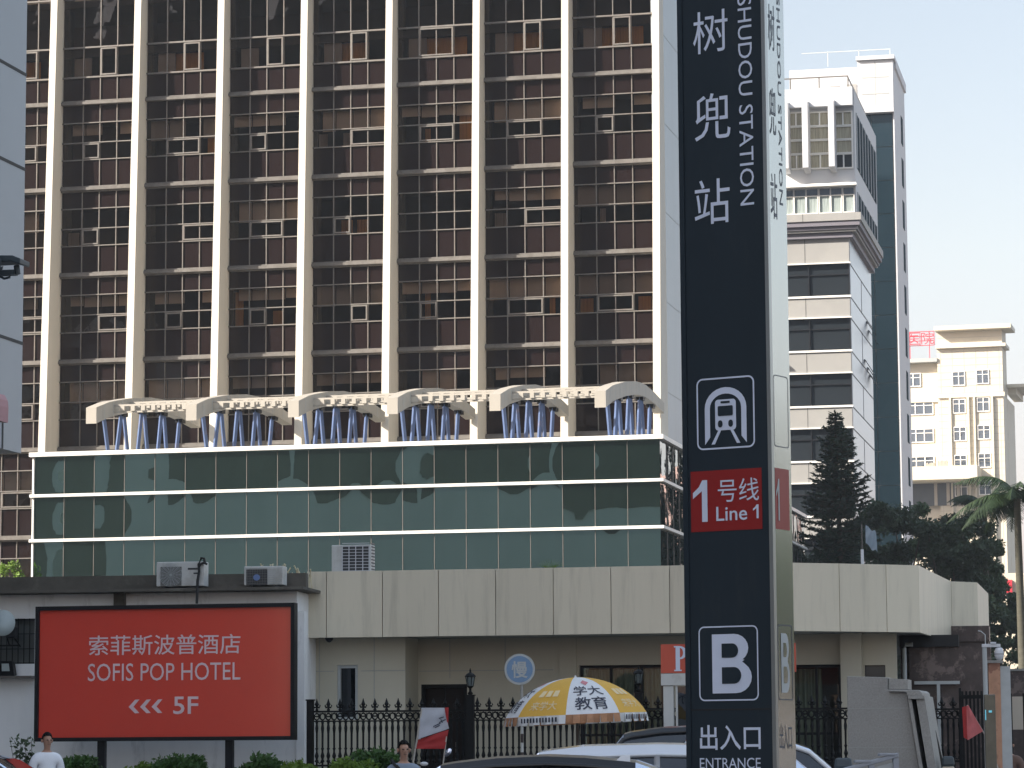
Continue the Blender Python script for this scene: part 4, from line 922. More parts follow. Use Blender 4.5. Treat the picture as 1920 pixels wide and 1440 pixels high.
fence(F2, F2.x(1470), F2.x(1607), zr2, 'black iron fence bay with curled spearheads, right of the station totem', [(-.06, .06, .3)], first=.135, sp=.196)
F3_ = Frame(1740, 49, -10.2)
fence(F3_, F3_.x(1738), F3_.x(1792), F3_.z(1765, 1330), 'black iron fence bay between the granite stair and the dark gate', first=.12)
# gate leaf of plain bars
o = thing('iron_gate', F3_.sub(F3_.x(1790), -.3), 'tall black iron gate of close upright bars behind the faded red flag', 'gate')
wg = F3_.x(1850)-F3_.x(1790); mb = MB()
for k in range(9): mb.box(k*wg/8.5, k*wg/8.5+.035, -.02, .02, .15, 2.5)
mb.build('bars', K['black_iron'], o); MB().box(0, wg, -.03, .03, 2.38, 2.44).box(0, wg, -.03, .03, .4, .46).box(-.04, .0, -.04, .04, .15, 2.55).build('gate_frame', K['black_iron'], o)
def lantern(F, label):
    o = thing('lantern', F, label, 'lantern', 'lanterns on the fence posts')
    MB().lathe([(.03, 0), (.045, .02), (.02, .05), (.018, .09), (.05, .12), (.055, .13)], n=10).build('base', K['black_iron'], o, smooth=True)
    MB().lathe([(.045, .13), (.068, .27)], n=6).build('glass_shade', K['lamp_glass'], o)
    mb = MB()
    for k in range(6): t = k*math.pi/3; mb.tube([(.047*math.cos(t), .047*math.sin(t), .13), (.071*math.cos(t), .071*math.sin(t), .27)], .006, 4)
    mb.lathe([(.085, .268), (.085, .28), (.06, .31), (.02, .335), (.012, .345), (.016, .36), (.003, .4)], n=12).build('cap', K['black_iron'], o)
    return o
lantern(FF.sub(gx(882), 0, zr+.24), 'black lantern on the fence post beside the dark door')
lantern(FF.sub(gx(1198), 0, zr+.26), 'black lantern on the fence post behind the umbrella, right of its top')

p_ = FC.sub(cx(617, .5), .5, ZC0+.02); o = thing('small_dome_camera', p_, 'small black dome camera under the beige canopy near the white house', 'camera')
MB().lathe([(.07, 0), (.07, -.03), (.055, -.06), (.03, -.085), (.002, -.095)], n=16).build('dome', K['black_metal'], o, smooth=True); MB().box(-.08, .08, -.08, .08, -.012, .0).build('mount', K['black_metal'], o)
# ================================================================ foliage
def leafcloud(mb, c, r, n, size, rn, mi=0, squash=1.0):
    for _ in range(n):
        while True:
            v = Vector((rn.uniform(-1, 1), rn.uniform(-1, 1), rn.uniform(-1, 1)))
            if v.length <= 1: break
        v *= (.55+.45*rn.random()); p = Vector(c)+Vector((v.x*r, v.y*r, v.z*r*squash))
        a = Vector((rn.gauss(0, 1), rn.gauss(0, 1), rn.gauss(0, 1))).normalized(); b = a.cross(Vector((rn.gauss(0, 1), rn.gauss(0, 1), rn.gauss(0, 1)))).normalized()
        s_ = size*rn.uniform(.6, 1.3); q = len(mb.v)
        mb.v += [tuple(p-a*s_), tuple(p+b*s_*.45), tuple(p+a*s_), tuple(p-b*s_*.45)]; mb.f.append((q, q+1, q+2, q+3)); mb.m.append(mi)
def broadleaf(F, h, crown, label, n=26, leaves=420, size=.17, m='leaf', seed=1, name='broadleaf_tree', trunk_r=.2):
    rn = random.Random(seed); o = thing(name, F, label, 'tree', 'broadleaf trees beyond the beige building')
    w_, d_, z0 = crown; mb = MB(); hubs = []
    for i in range(n):
        t = rn.random()*2*math.pi; rr = math.sqrt(rn.random()); z = z0+(h-z0)*rn.random()**.8
        k = math.sqrt(max(0.05, 1-((z-(z0+h)/2)/((h-z0)/2*1.08))**2)); c = (w_*rr*math.cos(t)*k, d_*rr*math.sin(t)*k, z); r = rn.uniform(.55, 1.15)*w_*.3
        hubs.append(c); leafcloud(mb, c, r, leaves, size, rn, 0 if rn.random() < .6 else 1, .75)
    mb.build('crown', [K[m], K['leaf_b']], o)
    tb = MB().tube([(0, 0, 0), (.1, 0, z0*.6), (0, .1, z0), (0, 0, (z0+h)/2)], [trunk_r*1.3, trunk_r, trunk_r*.9, trunk_r*.4], 8)
    for c in hubs[:12]: tb.tube([(0, 0, z0*.8), (c[0]*.4, c[1]*.4, (z0+c[2])*.5), c], [trunk_r*.5, trunk_r*.3, .03], 5)
    tb.build('trunk', K['bark'], o, smooth=True); return o
def at_ground(px, Y): p = at_y(px, hor(px), Y); f = Frame(px, Y, 0); return f
tr = [(1668, 141, 952, 2.6), (1735, 146, 950, 3.0), (1800, 139, 975, 2.6), (1625, 150, 985, 2.2), (1560, 152, 1000, 2.4), (1845, 150, 1010, 2.2), (1858, 132, 1130, 1.8)]
labs = ['dark leafy tree right of the conifer, left one of the clump', 'tallest dark leafy tree in the middle of the clump', 'dark leafy tree at the right of the clump, under the palm fronds', 'dark tree directly behind the right side of the conifer', 'dark tree low behind the conifer, next to the station totem', 'dark tree behind the palm trunk', 'small dark tree at the right edge above the granite pillar']
for i, ((px, Y, yt, w_), lb) in enumerate(zip(tr, labs)):
    h = at_y(px, yt, Y).z; broadleaf(at_ground(px, Y), h, (w_, w_*.9, h*.25), lb, n=60, leaves=520, size=.115, seed=i+10, m='leaf' if i % 2 else 'leaf_b')
# ---- Norfolk pine
rn = random.Random(5)
Fp = at_ground(1586, 134); o = thing('conifer_tree', Fp, 'tall dark conifer with tiered upturned branches in front of the banded building', 'tree')
hp = at_y(1565, 768, 134).z; mb = MB(); tb = MB().tube([(0, 0, 0), (-.05, 0, hp*.5), (-.2, 0, hp)], [.24, .16, .02], 8)
zz = 3.0; k = 0
while zz < hp-.1:
    t = (hp-zz)/(hp-3); L = 1.6*min(1, (t*3.2)**.7)+.08; L *= rn.uniform(.9, 1.05)
    if t > .62: L *= rn.uniform(.8, 1.0)
    nb = 6 if t > .1 else 4; a0 = rn.random()*6
    for b in range(nb):
        a = a0+b*2*math.pi/nb+rn.uniform(-.2, .2); l = L*rn.uniform(.75, 1.12)
        if rn.random() < .14: l *= .5
        pts = [(-.2*zz/hp, 0, zz)]
        for s_ in (.35, .7, 1): pts.append((pts[0][0]+l*s_*math.cos(a), l*s_*math.sin(a), zz-.12*math.sin(s_*2.4)+.34*s_*s_*l*.55))
        tb.tube(pts, [.05, .035, .025, .012], 4, cap=False)
        n_ = int(l*62)
        for j in range(n_):
            s_ = .12+.88*j/n_; i0 = min(int(s_*3), 2); p0, p1 = Vector(pts[i0]), Vector(pts[i0+1]); p = p0.lerp(p1, min(max((s_-[0, .35, .7][i0])/.33, 0), 1))
            ln = (.16+.2*(1-s_))*(1.1 if t > .2 else .9); dr = Vector((-math.sin(a), math.cos(a), 0))*rn.choice((-1, 1))*rn.uniform(.3, 1)+Vector((math.cos(a), math.sin(a), 0))*rn.uniform(.2, .7)+Vector((0, 0, rn.uniform(-.35, .5))); dr.normalize()
            e = p+dr*ln; wd = dr.cross(Vector((rn.uniform(-1, 1), rn.uniform(-1, 1), 1))).normalized()*.042; q = len(mb.v)
            mb.v += [tuple(p-wd), tuple(p+wd), tuple(e+wd*.5), tuple(e-wd*.5)]; mb.f.append((q, q+1, q+2, q+3)); mb.m.append(0)
    zz += .34 if t > .35 else (.22 if t > .12 else .16); k += 1
mb.build('crown', K['needle'], o); tb.build('trunk', K['bark'], o, smooth=True)
# ---- palms
def palm(F, h, nf, fl, label, seed, droop=1.0, width=.16):
    rn = random.Random(seed); o = thing('palm_tree', F, label, 'tree', 'palm trees at the right edge')
    MB().tube([(0, 0, 0), (.05, 0, h*.4), (0, 0, h)], [.22, .17, .13], 12).build('trunk', K['palm_trunk'], o, smooth=True)
    for i in range(nf):
        mb = MB(); a = i*2*math.pi/nf*2.4+rn.uniform(-.3, .3); up = rn.uniform(.15, 1.25); l = fl*rn.uniform(.8, 1.1); pts = []; n = 22
        for j in range(n+1):
            t = j/n; r = l*t*math.cos(up*(1-t*.6))*.95; z = h+l*(math.sin(up)*t-droop*.75*t*t); pts.append(Vector((r*math.cos(a), r*math.sin(a), z)))
        mb.tube(pts, [.03*(1-j/n*.8) for j in range(n+1)], 4, cap=False); sd_ = Vector((-math.sin(a), math.cos(a), 0))
        for j in range(2, n):
            for q_ in range(3):
                p = pts[j].lerp(pts[j+1], q_/3); d = (pts[j+1]-pts[j]).normalized(); t = j/n; ll = fl*.24*math.sin(math.pi*min(t*.9+.12, 1))+.05
                for s_ in (-1, 1):
                    e = p+(sd_*s_*rn.uniform(.6, 1)+d*.45+Vector((0, 0, rn.uniform(-1.0, -.35)))).normalized()*ll; wv = d*.022; b_ = len(mb.v)
                    mb.v += [tuple(p-wv), tuple(p+wv), tuple(e+wv*.3), tuple(e-wv*.3)]; mb.f.append((b_, b_+1, b_+2, b_+3)); mb.m.append(0)
        mb.build('frond', K['palm'], o)
    return o
Fq = at_ground(1919, 118); palm(Fq, at_y(1905, 935, 118).z, 22, 2.7, 'palm with a grey trunk and drooping fronds at the right edge of the photo', 3)
Fq = at_ground(1856, 146); palm(Fq, at_y(1856, 948, 146).z, 13, 2.1, 'shorter palm whose fronds spread over the dark leafy trees', 8)
# ---- shrubs by the pavement
def shrub(px, Y, yt, wpx, label, m, seed, n=8, leaves=260, size=.045, sparse=False):
    rn = random.Random(seed); F = Frame(px, Y, 0, .12); s_ = 5700/Y; w_ = wpx/s_/2; h = at_y(px, yt, Y).z-.12
    o = thing('shrub', F, label, 'shrub', 'shrubs along the pavement'); mb = MB(); tb = MB(); z0 = h*.55
    for i in range(n):
        c = (w_*(2*(i+.5)/n-1)*.9, rn.uniform(-.2, .2), h-rn.uniform(.1, .3)*(1+.6*(abs(i-n/2)/n))); leafcloud(mb, c, .2 if not sparse else .12, leaves if not sparse else 40, size, rn, 0, .8); leafcloud(mb, (c[0], c[1], c[2]-.35), .26, leaves//2, size, rn, 0)
        tb.tube([(c[0]*.3, 0, 0), (c[0]*.8, 0, h*.5), c], [.02, .014, .006], 5)
        if sparse: tb.tube([c, (c[0]+rn.uniform(-.1, .1), c[1], h+.12*rn.random())], .004, 4); leafcloud(mb, (c[0], c[1], h), .13, 14, size, rn)
    mb.build('leaves', K[m], o); tb.build('stems', K['bark'], o); return o
shrub(46, 45.6, 1392, 46, 'sparse grey green shrub at the foot of the billboard, left of its first post', 'leaf', 1, n=4, sparse=True, size=.04)
shrub(143, 45.5, 1412, 72, 'dark green shrub between the pedestrian and the first billboard post', 'hedge', 2)
shrub(262, 45.5, 1424, 70, 'yellow green shrub just right of the first billboard post', 'hedge_l', 3)
shrub(338, 45.4, 1416, 80, 'mixed green shrub under the middle of the billboard', 'hedge', 4)
shrub(484, 45.5, 1415, 84, 'dark green shrub right of the second billboard post', 'hedge', 5)
shrub(556, 45.2, 1427, 62, 'yellow green low shrub at the house corner', 'hedge_l', 6)
shrub(664, 45.4, 1418, 66, 'yellow green shrub before the fence, left of the man in grey blue', 'hedge_l', 7)
shrub(702, 46.0, 1400, 90, 'darker shrub against the fence behind the man in grey blue', 'hedge', 8)
shrub(1010, 46.0, 1425, 60, 'low dark shrub at the fence foot left of the silver car', 'hedge', 9)
# roof plants
pp = FW.sub(wx(548, .3), .4, wz(1106)); o = thing('dry_grass', pp, 'dry straw coloured weeds on the parapet between the air conditioners', 'plant'); mb = MB(); rn = random.Random(4)
for i in range(46):
    x = rn.uniform(-.55, .35); l = rn.uniform(.12, .42); t = rn.uniform(-.5, .5); mb.tube([(x, 0, 0), (x+t*l*.5, 0, l*.6), (x+t*l, rn.uniform(-.1, .1), l)], [.006, .006, .012], 4)
    if rn.random() < .5: leafcloud(mb, (x+t*l, 0, l), .035, 8, .02, rn)
mb.build('stalks', K['dry'], o)
pp = FC.local(at_z(1020, 1065, ZC1)); o = thing('spiky_plant', FC.sub(pp.x, pp.y+.6, ZC1-.1), 'small spiky grass plant on the beige canopy roof', 'plant'); mb = MB()
for i in range(12): t = (i-5.5)*.17; mb.tube([(0, 0, 0), (.12*math.sin(t), 0, .16), (.3*math.sin(t), .02, .27*math.cos(t)+.02)], [.007, .005, .001], 4)
mb.build('blades', K['hedge_l'], o)
pp = FP.sub(PX0-.5, -1.0, 0); zz_ = FP.z(50, 1078, -1); o = thing('rooftop_shrub', FP.sub(PX0-.55, -1.0, 0), 'bright green sunlit shrub left of the green glass block corner', 'plant'); mb = MB(); rn = random.Random(9)
for c in ((-.25, 0, zz_+.2), (.15, 0, zz_+.35), (.3, .1, zz_), (-.1, .1, zz_-.4), (.1, 0, zz_-1)): leafcloud(mb, c, .3, 150, .07, rn)
mb.build('leaves', K['hedge_l'], o); MB().tube([(0, 0, 0), (0, 0, zz_)], .04, 6).build('stem', K['bark'], o)
# ================================================================ slow sign
Fz = Frame(979, 45, -8); o = thing('slow_sign', Fz, 'faded round blue traffic sign reading slow in Chinese, above the umbrella', 'traffic sign')
zc = Fz.z(975, 1255); xo = Fz.x(975, 1255)
mb = MB(); n = 36; mb.prism([(xo+.228*math.cos(2*math.pi*k/n), zc+.228*math.sin(2*math.pi*k/n)) for k in range(n)], 'y', -.04, -.03); d_ = mb.build('disc', K['sign_grey'], o)
MB().prism([(xo+.196*math.cos(2*math.pi*k/n), zc+.196*math.sin(2*math.pi*k/n)) for k in range(n)], 'y', -.044, -.04).build('blue_face', K['sign_blue'], o)
text(MB(), '慢', xo-.12, xo+.12, zc-.13, zc+.12, -.048, bold=.02).build('lettering', K['sign_grey'], o)
mb = MB(); xz = 0
mb.tube([(0, 0, 0), (0, 0, zc+.1)], .022, 10).build('pole', K['flag_pole'], o, smooth=True)
for a, b in ((2.0, 2.12), (1.72, 1.85), (1.4, 1.58)): MB().tube([(0, 0, a), (0, 0, b)], .0235, 10).build('pole_band', K['redgranite'], o)
# ================================================================ umbrella
Fu = Frame(1080, 41, 0); o = thing('parasol', Fu, 'large street umbrella with yellow and white panels and printed characters, above the parked cars', 'umbrella')
za = Fu.z(1075, 1270); zr_ = Fu.z(1080, 1341); RU = 133/5700*41; tl = R(-2.2)
def up(t, phi):      # t 0 apex .. 1 rim; phi measured from the camera direction, to the right
    r = RU*math.sin(t*R(62))/math.sin(R(62)); z = zr_+(za-zr_)*(math.cos(t*R(62))-math.cos(R(62)))/(1-math.cos(R(62)))
    k = (phi-PH0) % (math.pi/4)-math.pi/8; r *= math.cos(math.pi/8)/math.cos(k)*(1-t)*.0+1-.045*t*(1-abs(k)/(math.pi/8))
    x, y = r*math.sin(phi), -r*math.cos(phi); return Vector((x*math.cos(tl)-0, y, z-x*math.sin(tl)))
PH0 = R(-9)
cols_ = {}
for i in range(8):
    m = 'umb_white' if i % 2 == 0 else 'yellow'; mb = MB(); n, mm = 8, 12; g = {}
    for a in range(n+1):
        for b in range(mm+1): g[a, b] = len(mb.v); mb.v.append(tuple(up(max(b/mm, .004), PH0+math.pi/4*(i+a/n))))
    for a in range(n):
        for b in range(mm): mb.f.append((g[a, b], g[a, b+1], g[a+1, b+1], g[a+1, b])); mb.m.append(0)
    mb.build('panel', K[m], o, smooth=True)
    va = MB(); 
    for a in range(n):
        p0, p1 = up(1, PH0+math.pi/4*(i+a/n)), up(1, PH0+math.pi/4*(i+(a+1)/n)); d0 = Vector((0, 0, -.115)); ou = Vector((p0.x, p0.y, 0)).normalized()*.03*(1 if a % 2 else -.3); 
        va.poly([p0, p0+d0+ou, p1+d0+ou, p1])
    va.build('valance', K['umb_orange'] if i % 2 == 0 else K['umb_white'], o)
def on_umb(i, u0, u1, t0, t1, eps=.006):
    """maps text of panel i: u across the panel 0..1, t down the panel"""
    def fn(a, b):
        p = up(t1+(t0-t1)*b, PH0+math.pi/4*(i+u0+(u1-u0)*a)); nrm = Vector((p.x, p.y, .8)).normalized(); return tuple(p+nrm*eps)
    return fn
def utext(body, i, u0, u1, t0, t1, m): text(MB(), body, 0, 1, 0, 1, fn=on_umb(i, u0, u1, t0, t1), bold=.01).build('lettering', K[m], o)
for i in (0, 6, 2): utext('学大', i, .12, .86, .50, .70, 'umb_ink'); utext('教育', i, .16, .84, .73, .94, 'umb_ink')
for i in (7, 1):
    utext('来学大', i, .2, .8, .78, .92, 'umb_pale'); mb = MB()
    for q in range(3): mb.poly([on_umb(i, 0, 1, 0, 1)(*p_) for p_ in ((.24+q*.19, .30), (.38+q*.19, .30), (.38+q*.19, .42), (.24+q*.19, .42))])
    mb.build('print_block', K['umb_pale'], o)
for i in (0, 6):
    f = on_umb(i, 0, 1, 0, 1); MB().poly([f(.36, .6), f(.5, .52), f(.66, .6), f(.5, .68)]).build('print_mark', K['umb_pink'], o)
for i in (7, 1):
    mb = MB(); 
    for q in range(12):
        u = .12+q*.063; p0, p1 = up(1, PH0+math.pi/4*(i+u)), up(1, PH0+math.pi/4*(i+u+.035)); nn = Vector((p0.x, p0.y, 0)).normalized()*.036; mb.poly([p0+nn+Vector((0, 0, -.025)), p0+nn+Vector((0, 0, -.085)), p1+nn+Vector((0, 0, -.085)), p1+nn+Vector((0, 0, -.025))])
    mb.build('valance_print', K['umb_ink'], o)
MB().tube([(.02, 0, 0), (.02, 0, za-.02)], .02, 8).build('pole', K['mullion'], o, smooth=True)
MB().lathe([(.03, za-.02), (.02, za+.0), (.008, za+.025)], n=8).build('finial', K['umb_white'], o)
mb = MB()
for i in range(8): p_ = [up(t, PH0+math.pi/4*i)-Vector((0, 0, .012)) for t in (.1, .3, .5, .7, .85, 1)]; mb.tube(p_, .006, 4); mb.tube([(.02, 0, zr_+.05), up(.5, PH0+math.pi/4*i)-Vector((0, 0, .02))], .005, 4)
mb.build('ribs', K['mullion'], o)
MB().box(-.35, .35, -.35, .35, 0, .09).build('base', K['granite'], o, bevel=.02)
# ================================================================ orange parking sign and booth
Fk = Frame(1241, 45.4, -9); o = thing('parking_booth', Fk, 'white booth with an orange red parking board on top, half hidden by the station totem', 'booth')
kx = lambda px: Fk.x(px, 1240); kz = lambda y: Fk.z(1260, y)
MB().box(0, kx(1492), 0, .12, kz(1262), kz(1208)).build('sign_board', K['orange_sign'], o)
MB().box(.0, kx(1486), -.02, .14, kz(1285), kz(1263)).build('grey_band', K['ac_white'], o)
MB().box(kx(1243), kx(1262), .0, .12, .15, kz(1286)).box(kx(1273), kx(1470), .02, .1, .15, 1.1).box(kx(1262), kx(1470), .9, 1.0, .15, kz(1286)).box(kx(1466), kx(1470), .0, .9, .15, kz(1286)).build('booth_wall', K['ac_white'], o)
MB().poly([(kx(1266), .03, 1.1), (kx(1466), .03, 1.1), (kx(1466), .03, kz(1287)), (kx(1266), .03, kz(1287))]).build('window', K['car_glass'], o)
mb = MB()
for px in (1266, 1330, 1400): mb.box(kx(px), kx(px)+.03, 0, .04, 1.1, kz(1286))
mb.build('window_frame', K['ac_white'], o)
# a serifed P
mb = MB(); q = lambda px, y: (kx(px), kz(y))
mb.prism([q(1267, 1257), q(1267, 1214), q(1275, 1214), q(1275, 1257)], 'y', -.008, 0); mb.prism([q(1264, 1258.5), q(1264, 1256), q(1278, 1256), q(1278, 1258.5)], 'y', -.01, 0); mb.prism([q(1264, 1214), q(1264, 1211.5), q(1276, 1211.5), q(1276, 1214)], 'y', -.01, 0)
o_ = [(1275+13*math.sin(math.pi*k/12), 1224-12.3*math.cos(math.pi*k/12)) for k in range(13)]; i_ = [(1275+6*math.sin(math.pi*k/12), 1224-9*math.cos(math.pi*k/12)) for k in range(13)]
for k in range(12): mb.poly([(q(*p_)[0], -.009, q(*p_)[1]) for p_ in (o_[k], i_[k], i_[k+1], o_[k+1])])
mb.build('lettering', K['letter_white'], o)
mb = MB()
for y in (1216, 1221, 1226, 1231, 1240, 1245, 1253): mb.box(kx(1479), kx(1489), -.004, 0, kz(y+2.2), kz(y))
mb.build('small_print', K['flag_pink'], o)
# ================================================================ hand flags
def cloth(mb, P, nx, nz, fn, mi=0):
    g = {}
    for i in range(nx+1):
        for j in range(nz+1): g[i, j] = len(mb.v); mb.v.append(tuple(fn(i/nx, j/nz)))
    for i in range(nx):
        for j in range(nz): mb.f.append((g[i, j], g[i+1, j], g[i+1, j+1], g[i, j+1])); mb.m.append(mi)
Fg = Frame(810, 39, -5); o = thing('banner_flag', Fg, 'white and red cloth banner on two pale sticks beside the man in grey blue', 'flag')
fx_ = lambda px, y: (Fg.x(px, y), Fg.z(px, y))
def quadmap(c4, wave):     # corners TL,TR,BR,BL in pixels
    P4 = [fx_(*c) for c in c4]
    def fn(u, v):
        x = (P4[0][0]*(1-u)+P4[1][0]*u)*(1-v)+(P4[3][0]*(1-u)+P4[2][0]*u)*v; z = (P4[0][1]*(1-u)+P4[1][1]*u)*(1-v)+(P4[3][1]*(1-u)+P4[2][1]*u)*v
        return (x, wave*math.sin(u*7+v*3)+wave*.6*math.sin(v*11+u*2), z)
    return fn
mb = MB(); cloth(mb, None, 14, 14, quadmap([(790, 1327), (833, 1327), (842, 1366), (784, 1386)], .018)); mb.build('white_cloth', K['flag_white'], o, smooth=True)
mb = MB(); cloth(mb, None, 14, 8, quadmap([(784, 1387), (841, 1368), (834, 1404), (780, 1404)], .018)); cloth(mb, None, 4, 8, quadmap([(834, 1326.5), (841, 1326.5), (840, 1366), (834, 1330)], .01)); mb.build('red_cloth', K['flag_red'], o, smooth=True)
mb = MB(); mp_ = quadmap([(790, 1327), (833, 1327), (842, 1366), (784, 1386)], .018)
for a, b in (((.72, .45), (.9, .42)), ((.7, .62), (.95, .55)), ((.5, .72), (.75, .66)), ((.78, .5), (.82, .66)), ((.56, .78), (.72, .74))): p0, p1 = mp_(*a), mp_(*b); mb.tube([(p0[0], p0[1]-.012, p0[2]), (p1[0], p1[1]-.012, p1[2])], .006, 4)
mb.build('print_mark', K['umb_ink'], o)
a, b, c_, d2 = fx_(791, 1327), fx_(774, 1432), fx_(838, 1372), fx_(831, 1428)
MB().tube([(b[0]-.12, .02, .75), (b[0], .02, b[1]), (a[0], .02, a[1])], .011, 6).tube([(d2[0]-.06, .02, .75), (d2[0], .02, d2[1]), (c_[0], .02, c_[1])], .009, 6).build('stick', K['wood_pole'], o)
Fg2 = Frame(1820, 44, 0); o = thing('red_flag', Fg2, 'faded red triangular hanging flag in front of the dark iron gate', 'flag'); fx_ = lambda px, y: (Fg2.x(px, y), Fg2.z(px, y)); Fg = Fg2
def fx_(px, y): return (Fg2.x(px, y), Fg2.z(px, y))
mb = MB(); cloth(mb, None, 12, 14, quadmap([(1812, 1324), (1816, 1322), (1843, 1371), (1814, 1388)], .015)); mb.build('flag_cloth', K['flag_pink'], o, smooth=True)
mb = MB(); cloth(mb, None, 4, 14, quadmap([(1804, 1326), (1812, 1324), (1813.5, 1386), (1807, 1383)], .01)); mb.build('flag_edge', K['flag_red'], o, smooth=True)
a, b = fx_(1814, 1322), fx_(1852, 1385); MB().tube([(a[0], .04, a[1]), (b[0], .04, b[1]), (b[0]+.35, .04, .7)], .01, 6).build('stick', K['wood_pole'], o)
# ================================================================ granite stair enclosure of the station
FG = Frame(1640, 40, -14); o = thing('stair_enclosure', FG, 'speckled granite stair wall with a slanted stone frame, right of the station totem', 'wall')
q = lambda px, y: FG.at(px, y)
ex = lambda a, b: (b[0]+(b[0]-a[0])*3, b[1]+(b[1]-a[1])*3)
s0, s1 = q(1701, 1305), q(1723, 1440); k_ = (s1[0]-s0[0])/(s1[1]-s0[1]); sb = (s0[0]+k_*(0-s0[1]), 0)
MB().prism([(q(1588, 1400)[0], 0), sb, s0, q(1701, 1293), q(1664, 1293), q(1664, 1270), q(1588, 1268)], 'y', 0, .5).build('front_slab', K['granite'], o, bevel=.008)
MB().prism([q(1665, 1292), q(1701, 1292), q(1700.5, 1273.5), q(1665, 1271.5)], 'y', .06, .5).build('upper_block', K['granite'], o)
MB().prism([q(1668, 1297), q(1668, 1293.5), q(1724, 1294), q(1729, 1298), q(1730, 1305), q(1702, 1305), q(1700, 1298)], 'y', -.07, .9).build('top_slab', K['granite'], o, bevel=.01)
js = MB()
for y in (1328, 1401): js.box(q(1589, y)[0], q(1704 if y < 1400 else 1716, y)[0], -.003, 0, q(1650, y)[1]-.003, q(1650, y)[1]+.003)
js.build('slab_joint', K['env_a'], o)
def leg_(xa, xb, y0, y1, m, top=1306, nm='slanted_jamb'):
    a0, a1 = q(xa, top), q(xb, top); z0 = a0[1]
    MB().hexa([(a0[0]-k_*-z0*0+k_*(0-z0), y0, 0), (a1[0]+k_*(0-z0), y0, 0), (a1[0]+k_*(0-z0), y1, 0), (a0[0]+k_*(0-z0), y1, 0)], [(a0[0], y0, z0), (a1[0], y0, z0), (a1[0], y1, z0), (a0[0], y1, z0)]).build(nm, m, o)
leg_(1703.5, 1710, -.12, .5, K['granite']); leg_(1719, 1735, -.12, .9, K['granite'])
MB().hexa([(sb[0]+.06, .55, 0), (sb[0]+.38, .55, 0), (sb[0]+.38, .6, 0), (sb[0]+.06, .6, 0)], [(q(1709, 1306)[0], .55, q(1709, 1306)[1]), (q(1730, 1306)[0], .55, q(1709, 1306)[1]), (q(1730, 1306)[0], .6, q(1709, 1306)[1]), (q(1709, 1306)[0], .6, q(1709, 1306)[1])]).build('recess_back', K['room'], o)
p0, p1 = q(1705, 1305), q(1735, 1311); MB().box(p0[0], p1[0], -.16, .9, p1[1], p0[1]).build('lintel', K['granite'], o, bevel=.006)
# ---- sloping balustrade
Fb_ = Frame(1640, 34, 0); o = thing('balustrade', Fb_, 'pale grey sloping balustrade before the granite stair wall', 'railing'); q = lambda px, y: Fb_.at(px, y)
a, b = q(1582, 1440), q(1684, 1411); sl_ = (b[1]-a[1])/(b[0]-a[0]); x0, x1 = a[0]-1.2, b[0]; z_ = lambda x: a[1]+sl_*(x-a[0])
MB().hexa([(x0, -.06, z_(x0)-.05), (x1, -.06, z_(x1)-.05), (x1, .06, z_(x1)-.05), (x0, .06, z_(x0)-.05)], [(x0, -.06, z_(x0)), (x1, -.06, z_(x1)), (x1, .06, z_(x1)), (x0, .06, z_(x0))]).build('handrail', K['rail_grey'], o, bevel=.008)
for i in range(7):
    x = x1-.03-i*.27; MB().box(x-.03, x+.03, -.05, .05, .0, z_(x)-.05).build('baluster_post', K['rail_grey'], o)
    if i in (0, 1, 3): MB().box(x-.09-.1, x+.09-.1, -.07, .07, z_(x-.1), z_(x-.1)+.03).build('rail_cap', K['rail_grey'], o, bevel=.006)
MB().hexa([(x0, -.01, z_(x0)-.4), (x1, -.01, z_(x1)-.4), (x1, .01, z_(x1)-.4), (x0, .01, z_(x0)-.4)], [(x0, -.01, z_(x0)-.09), (x1, -.01, z_(x1)-.09), (x1, .01, z_(x1)-.09), (x0, .01, z_(x0)-.09)]).build('stone_panel', K['sign_grey'], o)
# ---- litter bins
def bin_(px, yt, Y, wpx, label, m2):
    F = Frame(px, Y, -8); s_ = 5700/Y; w_ = wpx/s_/2; h = F.z(px, yt); o = thing('litter_bin', F, label, 'litter bin', 'litter bins near the stair')
    MB().box(-w_*.92, w_*.92, -w_*.8, w_*.8, .05, h-.13).build('bin_body', m2, o, bevel=.02)
    MB().hexa([(-w_, -w_, h-.13), (w_, -w_, h-.13), (w_, w_, h-.13), (-w_, w_, h-.13)], [(-w_*.85, -w_*.8, h), (w_*.85, -w_*.8, h), (w_*.85, w_*.8, h), (-w_*.85, w_*.8, h)]).build('lid', K['bin'], o, bevel=.03)
    MB().box(-w_*.35, w_*.35, -w_*.83, -w_*.79, .3, h-.2).build('door_panel', K['bin'], o)
bin_(1581, 1421, 38, 35, 'dark bin with a sloping lid between the fence and the balustrade', K['bin'])
bin_(1777, 1418, 40, 25, 'cream bin with a dark blue lid, left of the dark gate', K['hosp'])
# ---- gate pillar, camera, glazed post, notice board
F = Frame(1857, 46, -8); o = thing('gate_pillar', F, 'orange marble gate pillar with a grey side, under the white dome camera', 'pillar')
x = lambda px: F.x(px, 1300); hz = F.z(1868, 1243); wp_ = x(1879)-x(1857)
MB().box(0, wp_, 0, .36, 0, hz).build('marble_shaft', K['orangegranite'], o); MB().box(wp_, wp_+.15, .02, .5, 0, hz-.05).build('grey_side', K['sign_grey'], o)
MB().box(-.03, wp_+.05, -.03, .4, hz, hz+.04).build('cap', K['granite'], o)
F = Frame(1866, 45.6, -8); o = thing('dome_camera', F, 'white hanging dome security camera on a bracket above the marble pillar', 'camera')
z_ = lambda y: F.z(1866, y); x = lambda px: F.x(px, 1220)
MB().box(x(1841), x(1876), -.04, .04, z_(1213.5), z_(1207.5)).box(x(1857), x(1868), -.06, .06, z_(1207.5), z_(1204)).build('bracket', K['cam_white'], o, bevel=.006)
